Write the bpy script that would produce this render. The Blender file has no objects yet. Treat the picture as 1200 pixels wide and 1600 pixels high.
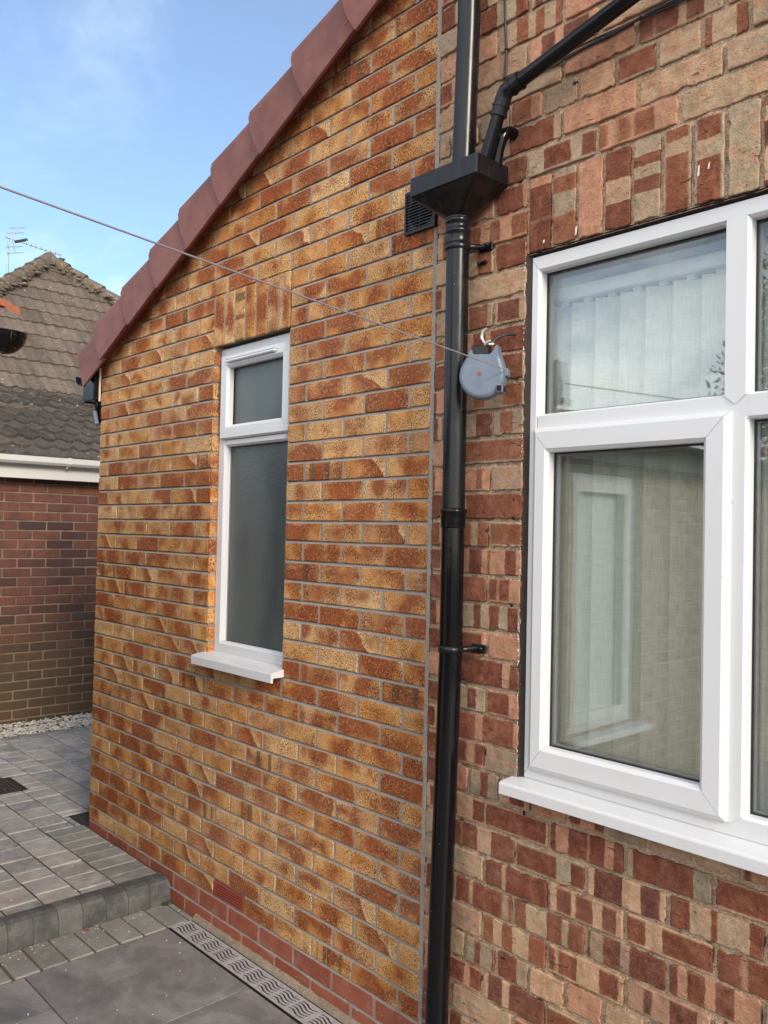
import bpy, math, random
from mathutils import Vector, Matrix, noise as mn
random.seed(7)
rd = math.radians
U = random.uniform

# ---------------------------------------------------------------- camera
CAM = Vector((4.29926, -1.92909, 1.54130)); YAW, PIT, ROL, F = -0.82095346, 0.0228869, 0.0212471, 1313.4
cd = bpy.data.cameras.new('camera'); cam = bpy.data.objects.new('camera', cd); bpy.context.scene.collection.objects.link(cam)
fw = Vector((math.sin(YAW)*math.cos(PIT), math.cos(YAW)*math.cos(PIT), math.sin(PIT)))
r0 = Vector((math.cos(YAW), -math.sin(YAW), 0)); u0 = r0.cross(fw)
rr = r0*math.cos(ROL)+u0*math.sin(ROL); uu = -r0*math.sin(ROL)+u0*math.cos(ROL)
cam.matrix_world = Matrix(((rr.x, uu.x, -fw.x, CAM.x), (rr.y, uu.y, -fw.y, CAM.y), (rr.z, uu.z, -fw.z, CAM.z), (0, 0, 0, 1)))
cd.sensor_fit = 'VERTICAL'; cd.sensor_height = 36; cd.lens = F/1600*36; cd.clip_start = .05; cd.clip_end = 3000
scene = bpy.context.scene; scene.camera = cam
scene.view_settings.view_transform = 'Standard'; scene.view_settings.look = 'None'; scene.view_settings.gamma = 1
scene.view_settings.exposure = 0.70
scene.cycles.transparent_max_bounces = 24

# ---------------------------------------------------------------- node helper
class NT:
    def __init__(s, tree): s.t = tree; tree.nodes.clear()
    def n(s, ty, props=None, **ins):
        nd = s.t.nodes.new(ty)
        for k, v in (props or {}).items(): setattr(nd, k, v)
        for k, v in ins.items():
            key = int(k[1:]) if k[0] == 'i' and k[1:].isdigit() else k.replace('_', ' ')
            s.put(nd.inputs[key], v)
        return nd
    def put(s, sock, v):
        if isinstance(v, bpy.types.NodeSocket): s.t.links.new(v, sock)
        elif isinstance(v, bpy.types.Node): s.t.links.new(v.outputs[0], sock)
        else:
            if sock.type == 'RGBA' and len(v) == 3: v = tuple(v)+(1,)
            sock.default_value = v
    def m(s, op, a, b=0.0, c=0.0, clamp=False):
        return s.n('ShaderNodeMath', dict(operation=op, use_clamp=clamp), i0=a, i1=b, i2=c).outputs[0]
    def mix(s, f, a, b, mode='MIX'):
        nd = s.n('ShaderNodeMix', dict(data_type='RGBA', blend_type=mode), i0=f); s.put(nd.inputs[6], a); s.put(nd.inputs[7], b); return nd.outputs[2]
    def noise(s, vec, scale, det=3, rough=.5, dim='3D', w=0.0, dist=0.0):
        nd = s.n('ShaderNodeTexNoise', dict(noise_dimensions=dim), Scale=float(scale), Detail=float(det), Roughness=rough, Distortion=dist)
        if vec is not None and dim != '1D': s.put(nd.inputs['Vector'], vec)
        if dim in ('4D', '1D'): s.put(nd.inputs['W'], w)
        return nd.outputs[0]
    def vor(s, vec, scale, feat='F1', out=0, rnd=1.0):
        return s.n('ShaderNodeTexVoronoi', dict(feature=feat), Vector=vec, Scale=float(scale), Randomness=rnd).outputs[out]
    def step(s, v, a, b, lo=0.0, hi=1.0):
        nd = s.n('ShaderNodeMapRange', dict(interpolation_type='SMOOTHSTEP'), Value=v); nd.inputs[1].default_value = a; nd.inputs[2].default_value = b
        nd.inputs[3].default_value = lo; nd.inputs[4].default_value = hi; return nd.outputs[0]
    def ramp(s, f, stops, interp='LINEAR'):
        nd = s.n('ShaderNodeValToRGB', Fac=f); cr = nd.color_ramp; cr.interpolation = interp
        while len(cr.elements) < len(stops): cr.elements.new(.5)
        for e, (p, c) in zip(cr.elements, stops): e.position = p; e.color = tuple(c)+(1,)
        return nd.outputs[0]
    def scalev(s, v, x, y, z): return s.n('ShaderNodeVectorMath', dict(operation='MULTIPLY'), i0=v, i1=(x, y, z)).outputs[0]

# ---------------------------------------------------------------- world and sun
SUN_DIR = Vector((0.88, -0.24, 0.44)).normalized()      # towards the sun: low light from the right, along the wall
world = bpy.data.worlds.new('World'); scene.world = world; world.use_nodes = True
w = NT(world.node_tree)
sky = w.n('ShaderNodeTexSky', dict(sky_type='NISHITA', sun_disc=False, sun_elevation=math.asin(SUN_DIR.z), sun_rotation=math.atan2(SUN_DIR.x, SUN_DIR.y), altitude=50.0, air_density=1.0, dust_density=.6, ozone_density=1.4))
g = w.n('ShaderNodeTexCoord').outputs['Generated']
sp = w.n('ShaderNodeSeparateXYZ', Vector=g)
# project the direction onto a flat cloud layer
zz = w.m('ADD', w.m('MAXIMUM', sp.outputs[2], 0.0), .18)
cv = w.n('ShaderNodeCombineXYZ', X=w.m('DIVIDE', sp.outputs[0], zz), Y=w.m('DIVIDE', sp.outputs[1], zz), Z=0.0).outputs[0]
c1 = w.noise(w.scalev(cv, .55, 1.0, 1), 1.1, 7, .58, dist=.6)
c2 = w.noise(cv, 3.6, 5, .6, dist=.8)
cl = w.m('ADD', w.m('MULTIPLY', c1, .8), w.m('MULTIPLY', c2, .2))
front = w.m('ADD', w.m('MULTIPLY', sp.outputs[1], -.36), w.m('MULTIPLY', sp.outputs[0], .10))
mask = w.step(w.m('ADD', cl, front), .50, .82)
wisp = w.step(w.noise(w.scalev(cv, .6, 1.0, 1), 1.7, 6, .62, dist=.5), .53, .85, .0, .30)
mask = w.m('MAXIMUM', w.m('MULTIPLY', mask, .95), w.m('ADD', wisp, .06))
skyc = w.mix(1.0, sky, (.88, 1.05, 1.17), 'MULTIPLY')
cloud = w.mix(1.0, sky, (0, 0, 0), 'MULTIPLY')
cloudc = (11.2, 11.3, 11.5)
col = w.mix(mask, skyc, cloudc)
bg = w.n('ShaderNodeBackground', Color=col, Strength=0.12)
w.n('ShaderNodeOutputWorld', Surface=bg)
sl = bpy.data.lights.new('sun', 'SUN'); sl.energy = 1.85; sl.angle = rd(18); sl.color = (1, .88, .72)
so = bpy.data.objects.new('sun', sl); scene.collection.objects.link(so); so.rotation_euler = SUN_DIR.to_track_quat('Z', 'Y').to_euler()

# ---------------------------------------------------------------- object helpers
C = scene.collection
def tag(o, label=None, cat=None, group=None, kind=None):
    if label: o['label'] = label
    if cat: o['category'] = cat
    if group: o['group'] = group
    if kind: o['kind'] = kind
    return o
def thing(name, label, cat, loc=(0, 0, 0), group=None):
    o = bpy.data.objects.new(name, None); C.objects.link(o); o.location = loc; o.empty_display_size = .1
    return tag(o, label, cat, group)
class MB:
    """mesh collector with optional per-piece colour (rnd) and uv"""
    def __init__(s): s.v = []; s.f = []; s.uv = []; s.rn = []; s.sm = []
    def add(s, vs, fs, uv=None, rnd=None, smooth=False):
        b = len(s.v); s.v += [tuple(p) for p in vs]
        for f in fs:
            s.f.append([b+i for i in f]); s.sm.append(smooth)
            for i in f:
                s.uv.append(uv[i] if uv else (0, 0)); s.rn.append(rnd or (0.5, .5, .5, 1))
        return s
    def box(s, x0, x1, y0, y1, z0, z1, bev=0.0, rnd=None, uvs=False):
        if bev <= 0:
            vs = [(x, y, z) for z in (z0, z1) for y in (y0, y1) for x in (x0, x1)]
            return s.add(vs, [(0, 2, 3, 1), (4, 5, 7, 6), (0, 1, 5, 4), (2, 6, 7, 3), (0, 4, 6, 2), (1, 3, 7, 5)], rnd=rnd)
        b = bev; vs = []; fs = []
        X = (x0, x1); Y = (y0, y1); Z = (z0, z1); idx = {}
        for i in range(2):
            for j in range(2):
                for k in range(2):
                    sx, sy, sz = (1 if i == 0 else -1), (1 if j == 0 else -1), (1 if k == 0 else -1)
                    idx[i, j, k, 'x'] = len(vs); vs.append((X[i], Y[j]+sy*b, Z[k]+sz*b))
                    idx[i, j, k, 'y'] = len(vs); vs.append((X[i]+sx*b, Y[j], Z[k]+sz*b))
                    idx[i, j, k, 'z'] = len(vs); vs.append((X[i]+sx*b, Y[j]+sy*b, Z[k]))
        q = lambda *a: fs.append(tuple(idx[t] for t in a))
        for i in range(2):
            q((i, 0, 0, 'x'), (i, 1, 0, 'x'), (i, 1, 1, 'x'), (i, 0, 1, 'x')); q((0, i, 0, 'y'), (1, i, 0, 'y'), (1, i, 1, 'y'), (0, i, 1, 'y')); q((0, 0, i, 'z'), (1, 0, i, 'z'), (1, 1, i, 'z'), (0, 1, i, 'z'))
            for j in range(2):
                q((i, j, 0, 'x'), (i, j, 1, 'x'), (i, j, 1, 'y'), (i, j, 0, 'y')); q((i, 0, j, 'x'), (i, 1, j, 'x'), (i, 1, j, 'z'), (i, 0, j, 'z')); q((0, i, j, 'y'), (1, i, j, 'y'), (1, i, j, 'z'), (0, i, j, 'z'))
                for k in range(2): q((i, j, k, 'x'), (i, j, k, 'y'), (i, j, k, 'z'))
        return s.add(vs, fs, rnd=rnd)
    def prism(s, prof, a, b, axis='x', rnd=None, smooth=False):
        """profile [(p,q)] extruded from a to b; axis x: (p,q)=(y,z); y: (x,z); z: (x,y)"""
        n = len(prof)
        mk = {'x': lambda t, p, q: (t, p, q), 'y': lambda t, p, q: (p, t, q), 'z': lambda t, p, q: (p, q, t)}[axis]
        vs = [mk(a, p, q) for p, q in prof]+[mk(b, p, q) for p, q in prof]
        fs = [(i, (i+1) % n, n+(i+1) % n, n+i) for i in range(n)]
        s.add(vs, fs, rnd=rnd, smooth=smooth)
        return s.add(vs, [tuple(range(n))[::-1], tuple(range(n, 2*n))], rnd=rnd)
    def tube(s, pts, r, seg=12, cap=True, smooth=True, flat=1.0):
        pts = [Vector(p) for p in pts]; n = len(pts); rs = r if isinstance(r, (list, tuple)) else [r]*n
        T = [(pts[min(i+1, n-1)]-pts[max(i-1, 0)]).normalized() for i in range(n)]
        a = Vector((0, 0, 1)) if abs(T[0].z) < .9 else Vector((1, 0, 0))
        N = (a-T[0]*a.dot(T[0])).normalized(); vs = []
        for i in range(n):
            N = (N-T[i]*N.dot(T[i])).normalized(); B = T[i].cross(N)
            for k in range(seg):
                t = 2*math.pi*k/seg; vs.append(pts[i]+(N*math.cos(t)+B*math.sin(t)*flat)*rs[i])
        fs = [(i*seg+k, i*seg+(k+1) % seg, (i+1)*seg+(k+1) % seg, (i+1)*seg+k) for i in range(n-1) for k in range(seg)]
        s.add(vs, fs, smooth=smooth)
        if cap: s.add(vs[:seg], [tuple(range(seg))[::-1]]); s.add(vs[-seg:], [tuple(range(seg))])
        return s
    def lathe(s, cx, cy, prof, seg=28, tilt=None):
        vs = []; n = len(prof)
        for r, z in prof:
            for k in range(seg):
                t = 2*math.pi*k/seg; vs.append((cx+r*math.cos(t), cy+r*math.sin(t), z))
        return s.add(vs, [(i*seg+k, i*seg+(k+1) % seg, (i+1)*seg+(k+1) % seg, (i+1)*seg+k) for i in range(n-1) for k in range(seg)], smooth=True)
    def ball(s, c, r, seg=10, rings=6, sc=(1, 1, 1)):
        vs = [(c[0], c[1], c[2]-r*sc[2])]
        for i in range(1, rings):
            a = -math.pi/2+math.pi*i/rings
            for k in range(seg):
                t = 2*math.pi*k/seg; vs.append((c[0]+r*sc[0]*math.cos(a)*math.cos(t), c[1]+r*sc[1]*math.cos(a)*math.sin(t), c[2]+r*sc[2]*math.sin(a)))
        vs.append((c[0], c[1], c[2]+r*sc[2])); fs = []
        for k in range(seg): fs.append((0, 1+(k+1) % seg, 1+k)); fs.append((len(vs)-1, 1+(rings-2)*seg+k, 1+(rings-2)*seg+(k+1) % seg))
        for i in range(rings-2):
            for k in range(seg): a = 1+i*seg; fs.append((a+k, a+(k+1) % seg, a+seg+(k+1) % seg, a+seg+k))
        return s.add(vs, fs, smooth=True)
    def build(s, name, mat, parent=None, recalc=True, **tg):
        me = bpy.data.meshes.new(name); me.from_pydata(s.v, [], s.f)
        uvl = me.uv_layers.new(name='UVMap'); uvl.data.foreach_set('uv', [c for p in s.uv for c in p])
        ca = me.color_attributes.new('rnd', 'FLOAT_COLOR', 'CORNER'); ca.data.foreach_set('color', [c for p in s.rn for c in p])
        me.polygons.foreach_set('use_smooth', s.sm)
        if recalc:
            import bmesh
            bm = bmesh.new(); bm.from_mesh(me); bmesh.ops.remove_doubles(bm, verts=bm.verts, dist=1e-6) if recalc == 'weld' else None
            bmesh.ops.recalc_face_normals(bm, faces=bm.faces); bm.to_mesh(me); bm.free()
        me.update(); me.materials.append(mat)
        o = bpy.data.objects.new(name, me); C.objects.link(o)
        if parent: o.parent = parent; o.matrix_parent_inverse = Matrix.Translation(parent.location).inverted()
        return tag(o, **tg)

# ---------------------------------------------------------------- materials
def newmat(name):
    m = bpy.data.materials.new(name); m.use_nodes = True; return m, NT(m.node_tree)
def finish(t, color, rough=.7, bump=None, bstr=.3, bdist=.003, spec=.5, **kw):
    p = t.n('ShaderNodeBsdfPrincipled', Roughness=rough); t.put(p.inputs['Base Color'], color); p.inputs['Specular IOR Level'].default_value = spec
    for k, v in kw.items(): t.put(p.inputs[k.replace('_', ' ')], v)
    if bump is not None:
        b = t.n('ShaderNodeBump', Strength=bstr, Distance=bdist, Height=bump); t.put(p.inputs['Normal'], b.outputs[0])
    t.n('ShaderNodeOutputMaterial', Surface=p.outputs[0])
def coords(t): return t.n('ShaderNodeTexCoord').outputs['Object']
def rnds(t):
    a = t.n('ShaderNodeAttribute', dict(attribute_name='rnd')); s = t.n('ShaderNodeSeparateColor', Color=a.outputs['Color']); return s.outputs[0], s.outputs[1], s.outputs[2], a.outputs['Alpha']
def uvs(t):
    u = t.n('ShaderNodeUVMap', dict(uv_map='UVMap')); s = t.n('ShaderNodeSeparateXYZ', Vector=u.outputs[0]); return u.outputs[0], s.outputs[0], s.outputs[1]

def mat_plain(name, col, rough=.5, var=.06, scale=20, bump=.0, bscale=200, spec=.5, dirt=0.0, dcol=(.05, .045, .035), metal=0.0):
    m, t = newmat(name); P = coords(t)
    n1 = t.noise(P, scale, 5, .6); c = t.mix(t.step(n1, .3, .7), tuple(x*(1-var) for x in col), tuple(min(1, x*(1+var)) for x in col))
    if dirt: c = t.mix(t.m('MULTIPLY', t.step(t.noise(P, scale*.7, 8, .75), .52, .72), dirt), c, dcol)
    rg = t.m('ADD', rough-.06, t.m('MULTIPLY', t.noise(P, scale*2.3, 4), .12))
    finish(t, c, rg, t.noise(P, bscale, 3) if bump else None, bump, .001, spec, Metallic=metal)
    return m

def mat_ext_brick():
    m, t = newmat('rustic_orange_brick'); P = coords(t); a, b, c, _ = rnds(t); uv, u, v = uvs(t)
    Ps = t.scalev(P, 1, 1, 1)
    base = t.ramp(a, [(0, (.57, .26, .070)), (.22, (.53, .205, .052)), (.45, (.60, .30, .105)), (.66, (.68, .43, .21)), (.8, (.41, .125, .045)), (1, (.47, .25, .12))])
    base = t.mix(t.m('MULTIPLY', t.step(t.noise(P, 30, 4), .35, .7), .35), base, (.60, .33, .10))
    W = t.m('MULTIPLY', b, 37.0)
    nb = t.noise(t.scalev(P, 1, 1, 1.15), 8.5, 1.5, .45, '4D', W, .5)
    # burnt patch, with a soft outline that may be crisp on one side
    k = t.m('ADD', nb, t.m('MULTIPLY', t.m('SUBTRACT', c, .5), .30))
    cu = t.m('SUBTRACT', 1.0, t.m('MULTIPLY', t.m('ABSOLUTE', t.m('SUBTRACT', u, .106)), 9.4)); cw = t.m('SUBTRACT', 1.0, t.m('MULTIPLY', t.m('ABSOLUTE', t.m('SUBTRACT', v, .034)), 29.0))
    ctr = t.m('ADD', t.m('MULTIPLY', t.m('SUBTRACT', cu, .5), .15), t.m('MULTIPLY', t.m('SUBTRACT', cw, .5), .07))
    k = t.m('ADD', k, ctr); soft = t.step(k, .42, .64)
    rim = t.m('MULTIPLY', t.step(k, .44, .33), .40)
    # diagonal flash mark: crisp curved edge, cream on one side
    fl_ = t.m('ADD', t.m('ADD', t.m('MULTIPLY', u, 6.0), t.m('MULTIPLY', v, 6.0)), t.m('MULTIPLY', t.m('SUBTRACT', nb, .5), .8))
    fk = t.m('SUBTRACT', fl_, t.m('ADD', .95, t.m('MULTIPLY', c, .45)))
    crisp = t.m('MULTIPLY', t.step(fk, -.9, -.05), t.step(fk, .03, -.02))
    isf = t.step(t.m('FRACT', t.m('MULTIPLY', b, 7.3)), .86, .87)
    burn = t.mix(isf, soft, crisp)
    halo = t.m('MULTIPLY', t.m('MULTIPLY', t.step(fk, .0, .04), t.step(fk, .26, .07)), isf)
    col = t.mix(t.m('MULTIPLY', halo, .75), base, (.78, .52, .26))
    col = t.mix(rim, col, (.76, .50, .24))
    pale = t.m('MULTIPLY', t.step(t.noise(P, 16, 2, .5, '4D', t.m('ADD', W, 21.0)), .52, .72), .5); col = t.mix(pale, col, (.72, .45, .22))
    red = t.mix(t.noise(P, 22, 3), (.20, .038, .014), (.38, .088, .024))
    col = t.mix(t.m('MULTIPLY', burn, .9), col, red)
    # greenish-brown smudge
    col = t.mix(t.m('MULTIPLY', t.step(t.noise(P, 11, 2, .5, '4D', t.m('ADD', W, 9.0)), .56, .70), .45), col, (.26, .15, .05))
    # rare dark vertical stripes
    st = t.m('MULTIPLY', t.step(t.m('FRACT', t.m('MULTIPLY', a, 13.7)), .93, .95), t.step(t.noise(None, 22, 1, .5, '1D', t.m('ADD', u, W)), .55, .60))
    col = t.mix(t.m('MULTIPLY', st, .75), col, (.10, .055, .035))
    # drag-wire speckle: small light and dark flecks
    sp1 = t.noise(t.scalev(P, 1, 1, .8), 215, 2.0, .6)
    amt = t.m('ADD', .42, t.m('MULTIPLY', t.step(t.noise(P, 13, 2, .5, '4D', W), .35, .62), .65))
    dark = t.m('MULTIPLY', t.step(sp1, .515, .57), amt)
    lite = t.m('MULTIPLY', t.step(t.noise(P, 90, 3.0, .6, '4D', 3.0), .48, .66), t.m('MULTIPLY', amt, .35))
    col = t.mix(lite, col, (.80, .53, .29)); col = t.mix(t.m('MULTIPLY', dark, .88), col, (.085, .024, .016))
    gr = t.noise(P, 700, 2); col = t.mix(t.m('MULTIPLY', gr, .12), col, (.30, .17, .09))
    big = t.noise(P, 1.3, 3); col = t.mix(t.m('MULTIPLY', t.step(big, .45, .75), .07), col, (.62, .50, .38))
    hgt = t.m('SUBTRACT', t.m('ADD', t.m('MULTIPLY', t.noise(t.scalev(P, 1, 1, .6), 150, 4, .7), .8), t.m('MULTIPLY', t.noise(P, 45, 3), .5)), t.m('MULTIPLY', dark, .45))
    gm = t.step(t.m('ADD', t.m('MULTIPLY', t.noise(P, 13, 6, .7), .6), t.m('MULTIPLY', t.noise(P, 2.2, 5, .65), .4)), .36, .64, .84, 1.12); col = t.mix(1.0, col, t.n('ShaderNodeCombineXYZ', X=gm, Y=gm, Z=gm).outputs[0], 'MULTIPLY')
    finish(t, col, .9, hgt, .8, .0035, .08); return m
def mat_old_brick():
    m, t = newmat('banded_old_brick'); P = coords(t); a, b, c, d = rnds(t); uv, u, v = uvs(t)
    W = t.m('MULTIPLY', b, 61.0)
    wob = t.m('MULTIPLY', t.m('SUBTRACT', t.noise(P, 28, 3), .5), .013)
    u2 = t.m('ADD', u, wob)
    band = t.noise(None, 14.5, 0.0, .5, '1D', t.m('ADD', u2, W))
    thr = t.m('ADD', .45, t.m('MULTIPLY', t.m('SUBTRACT', c, .5), .16))
    bm_ = t.m('SUBTRACT', band, thr); bm = t.step(bm_, -.014, .020)
    edgey = t.m('MULTIPLY', t.step(v, .003, .010), t.step(t.m('SUBTRACT', .071, v), .0, .009))
    bm = t.m('MULTIPLY', bm, t.mix(t.step(t.m('FRACT', t.m('MULTIPLY', b, 5.7)), .5, .6), (1, 1, 1), edgey))
    red = t.ramp(t.m('FRACT', t.m('MULTIPLY', b, 3.3)), [(0, (.15, .047, .031)), (.4, (.20, .064, .040)), (.7, (.27, .100, .056)), (1, (.125, .046, .036))])
    buff = t.ramp(a, [(0, (.47, .34, .215)), (.22, (.36, .295, .205)), (.42, (.57, .35, .215)), (.58, (.27, .235, .175)), (.78, (.53, .27, .17)), (1, (.40, .20, .13))])
    red = t.mix(t.m('MULTIPLY', t.step(t.noise(P, 26, 5, .65), .45, .7), .4), red, (.40, .17, .10))
    buff = t.mix(t.m('MULTIPLY', t.step(t.noise(P, 19, 5, .65, '4D', W), .42, .68), .55), buff, (.50, .27, .17))
    plain = t.step(d, .5, .51)   # alpha > .5: banded
    col = t.mix(t.m('MULTIPLY', bm, plain), buff, red)
    # a glow of pink between red and buff
    ed = t.m('MULTIPLY', t.step(bm_, -.05, 0.0), t.m('SUBTRACT', 1.0, t.step(bm_, 0.0, .03)))
    col = t.mix(t.m('MULTIPLY', t.m('MULTIPLY', ed, plain), .16), col, (.50, .33, .21))
    # horizontal roll marks on some faces
    hr = t.step(t.noise(t.scalev(P, 3, 1, 30), 3.2, 3, .5, '4D', W), .5, .62)
    col = t.mix(t.m('MULTIPLY', t.m('MULTIPLY', hr, t.m('SUBTRACT', 1.0, plain)), .55), col, (.44, .20, .115))
    # sand grains, soot, pits, lime flecks
    col = t.mix(t.m('MULTIPLY', t.step(t.noise(P, 420, 2), .52, .66), .15), col, (.60, .43, .27))
    col = t.mix(t.m('MULTIPLY', t.step(t.noise(P, 500, 2, .5, '4D', 5.0), .55, .68), .5), col, (.09, .05, .034))
    col = t.mix(t.m('MULTIPLY', t.step(t.noise(P, 260, 3, .6, '4D', 8.0), .55, .66), .4), col, (.17, .10, .065))
    col = t.mix(t.m('MULTIPLY', t.step(t.noise(P, 6, 9, .78), .50, .74), .62), col, (.13, .10, .075))
    pit = t.step(t.vor(P, 46), .10, .06); pit = t.m('MULTIPLY', pit, t.step(t.noise(P, 17, 2), .52, .6))
    col = t.mix(t.m('MULTIPLY', pit, .85), col, (.06, .04, .03))
    fl = t.m('MULTIPLY', t.step(t.vor(t.scalev(P, 1, 1, .35), 17, 'F1'), .045, .03), t.step(t.noise(P, 4, 2), .57, .6)); col = t.mix(fl, col, (.72, .70, .66))
    cr = t.m('MULTIPLY', t.step(t.noise(t.scalev(P, 9, 1, 40), 2.6, 5, .7, '4D', W), .60, .64), t.step(t.noise(P, 11, 2), .5, .6)); col = t.mix(t.m('MULTIPLY', cr, .7), col, (.12, .06, .04))
    hgt = t.m('ADD', t.m('MULTIPLY', t.noise(P, 38, 6, .65), .9), t.m('MULTIPLY', t.noise(t.scalev(P, .5, 1, 2.2), 210, 3), .22))
    hgt = t.m('SUBTRACT', t.m('ADD', hgt, t.m('MULTIPLY', t.noise(P, 330, 2), .25)), t.m('MULTIPLY', t.m('ADD', pit, cr), .7))
    gm = t.step(t.m('ADD', t.m('MULTIPLY', t.noise(P, 24, 7, .75), .65), t.m('MULTIPLY', t.noise(P, 3.0, 5, .65), .35)), .36, .64, .70, 1.20); gc = t.n('ShaderNodeCombineXYZ', X=gm, Y=t.m('MULTIPLY', gm, .99), Z=t.m('MULTIPLY', gm, .97)).outputs[0]; col = t.mix(1.0, col, gc, 'MULTIPLY')
    finish(t, col, .92, hgt, 1.0, .006, .06); return m
def mat_mortar(name, col, dark, peb, amt=.5, bstr=.9, moss=0.0):
    m, t = newmat(name); P = coords(t)
    c = t.mix(t.step(t.noise(P, 6, 6, .7), .3, .7), dark, col)
    v = t.n('ShaderNodeTexVoronoi', Vector=P, Scale=230.0); pc = t.mix(v.outputs['Color'], dark, peb)
    c = t.mix(amt, c, pc)
    c = t.mix(t.m('MULTIPLY', t.step(t.noise(P, 300, 2), .6, .7), .6), c, tuple(x*.3 for x in dark))
    hh = t.m('ADD', t.m('MULTIPLY', v.outputs[0], -.6), t.noise(P, 110, 4, .7))
    finish(t, c, .92, hh, bstr, .004, .15); return m
def mat_simple_brick(name, cols, moss=0.0, rough=.85, speck=None):
    m, t = newmat(name); P = coords(t); a, b, c, d = rnds(t)
    col = t.ramp(a, [(i/(len(cols)-1), k) for i, k in enumerate(cols)])
    col = t.mix(t.m('MULTIPLY', t.step(t.noise(P, 14, 5, .65), .4, .7), .45), col, tuple(x*.6 for x in cols[0]))
    col = t.mix(t.m('MULTIPLY', t.noise(P, 160, 3), .35), col, tuple(min(1, x*1.5) for x in cols[-1]))
    if moss:
        sp = t.n('ShaderNodeSeparateXYZ', Vector=P)
        g = t.m('ADD', sp.outputs[2], t.m('MULTIPLY', t.m('SUBTRACT', t.noise(P, 2.2, 6, .6), .5), 1.1))
        col = t.mix(t.m('MULTIPLY', t.step(g, 1.15, .15), moss), col, (.085, .075, .035))
    if speck:
        f = t.m('MULTIPLY', t.step(t.vor(P, 75), .17, .10), t.step(t.noise(P, 12, 3), .47, .58)); col = t.mix(f, col, speck)
        col = t.mix(t.m('MULTIPLY', t.step(t.noise(P, 9, 7, .7), .5, .7), .28), col, (.42, .30, .24))
    finish(t, col, rough, t.noise(P, 90, 5, .65), .5, .003, .3); return m
def mat_pvc(name, col=(.635, .64, .65)):
    m, t = newmat(name); P = coords(t)
    n1 = t.noise(t.scalev(P, 1, 1, .35), 7, 8, .7)
    c = t.mix(t.m('MULTIPLY', t.step(n1, .50, .78), .22), col, (.50, .47, .41))
    c = t.mix(t.m('MULTIPLY', t.step(t.noise(P, 60, 6, .8), .60, .74), .22), c, (.34, .32, .28))
    c = t.mix(t.m('MULTIPLY', t.step(t.vor(P, 17), .05, .025), .5), c, (.18, .16, .13))
    finish(t, c, .34, t.noise(P, 18, 2), .05, .004, .5); return m
def mat_black(name, rough, col=(.012, .0125, .014), dust=.2, spec=.5):
    m, t = newmat(name); P = coords(t)
    n = t.step(t.noise(t.scalev(P, 1, 1, .25), 24, 7, .72), .48, .75)
    c = t.mix(t.m('MULTIPLY', n, dust), col, (.16, .15, .135))
    c = t.mix(t.m('MULTIPLY', t.step(t.vor(P, 28), .045, .02), .5), c, (.5, .49, .46))
    sc = t.step(t.noise(t.scalev(P, 6, 6, .4), 30, 4, .7), .62, .7)
    rg = t.m('ADD', rough, t.m('MULTIPLY', n, .22)); rg = t.m('ADD', rg, t.m('MULTIPLY', sc, .1))
    finish(t, c, rg, t.noise(P, 40, 4), .10, .002, spec); return m
def mat_glass(name, tint, ior=1.5, k=2.0, wav=.02, rough=.0):
    m, t = newmat(name); P = coords(t)
    gm_ = t.n('ShaderNodeNewGeometry'); io = t.m('ADD', ior, t.m('MULTIPLY', gm_.outputs['Backfacing'], 1/ior-ior))
    fr = t.n('ShaderNodeFresnel', IOR=io); f = t.m('MULTIPLY', fr.outputs[0], k, clamp=True)
    b = t.n('ShaderNodeBump', Strength=wav, Distance=.02, Height=t.noise(P, 3.0, 1))
    f = t.m('MINIMUM', f, .95)
    gl = t.n('ShaderNodeBsdfGlossy', Color=(.98, 1.0, .99), Roughness=rough, Normal=b.outputs[0]); tr = t.n('ShaderNodeBsdfTransparent', Color=tint)
    df = t.n('ShaderNodeBsdfDiffuse', Color=(.55, .55, .52)); dm = t.m('MULTIPLY', t.step(t.noise(P, 9, 9, .8), .5, .8), .035)
    mx = t.n('ShaderNodeMixShader', Fac=f); t.put(mx.inputs[1], tr.outputs[0]); t.put(mx.inputs[2], gl.outputs[0])
    m2 = t.n('ShaderNodeMixShader', Fac=dm); t.put(m2.inputs[1], mx.outputs[0]); t.put(m2.inputs[2], df.outputs[0])
    t.n('ShaderNodeOutputMaterial', Surface=m2.outputs[0]); return m
def mat_frost():
    m, t = newmat('frosted_glass'); P = coords(t); sp = t.n('ShaderNodeSeparateXYZ', Vector=P)
    c = t.mix(t.step(t.noise(t.scalev(P, 1, 1, .5), 3.5, 2), .35, .65), (.035, .044, .044), (.095, .11, .105))
    c = t.mix(t.m('MULTIPLY', t.noise(P, 500, 2), .5), c, (.10, .12, .12))
    finish(t, c, .36, t.m('ADD', t.vor(P, 150), t.m('MULTIPLY', t.noise(P, 60, 2), .8)), .35, .002, .6); return m
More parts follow.
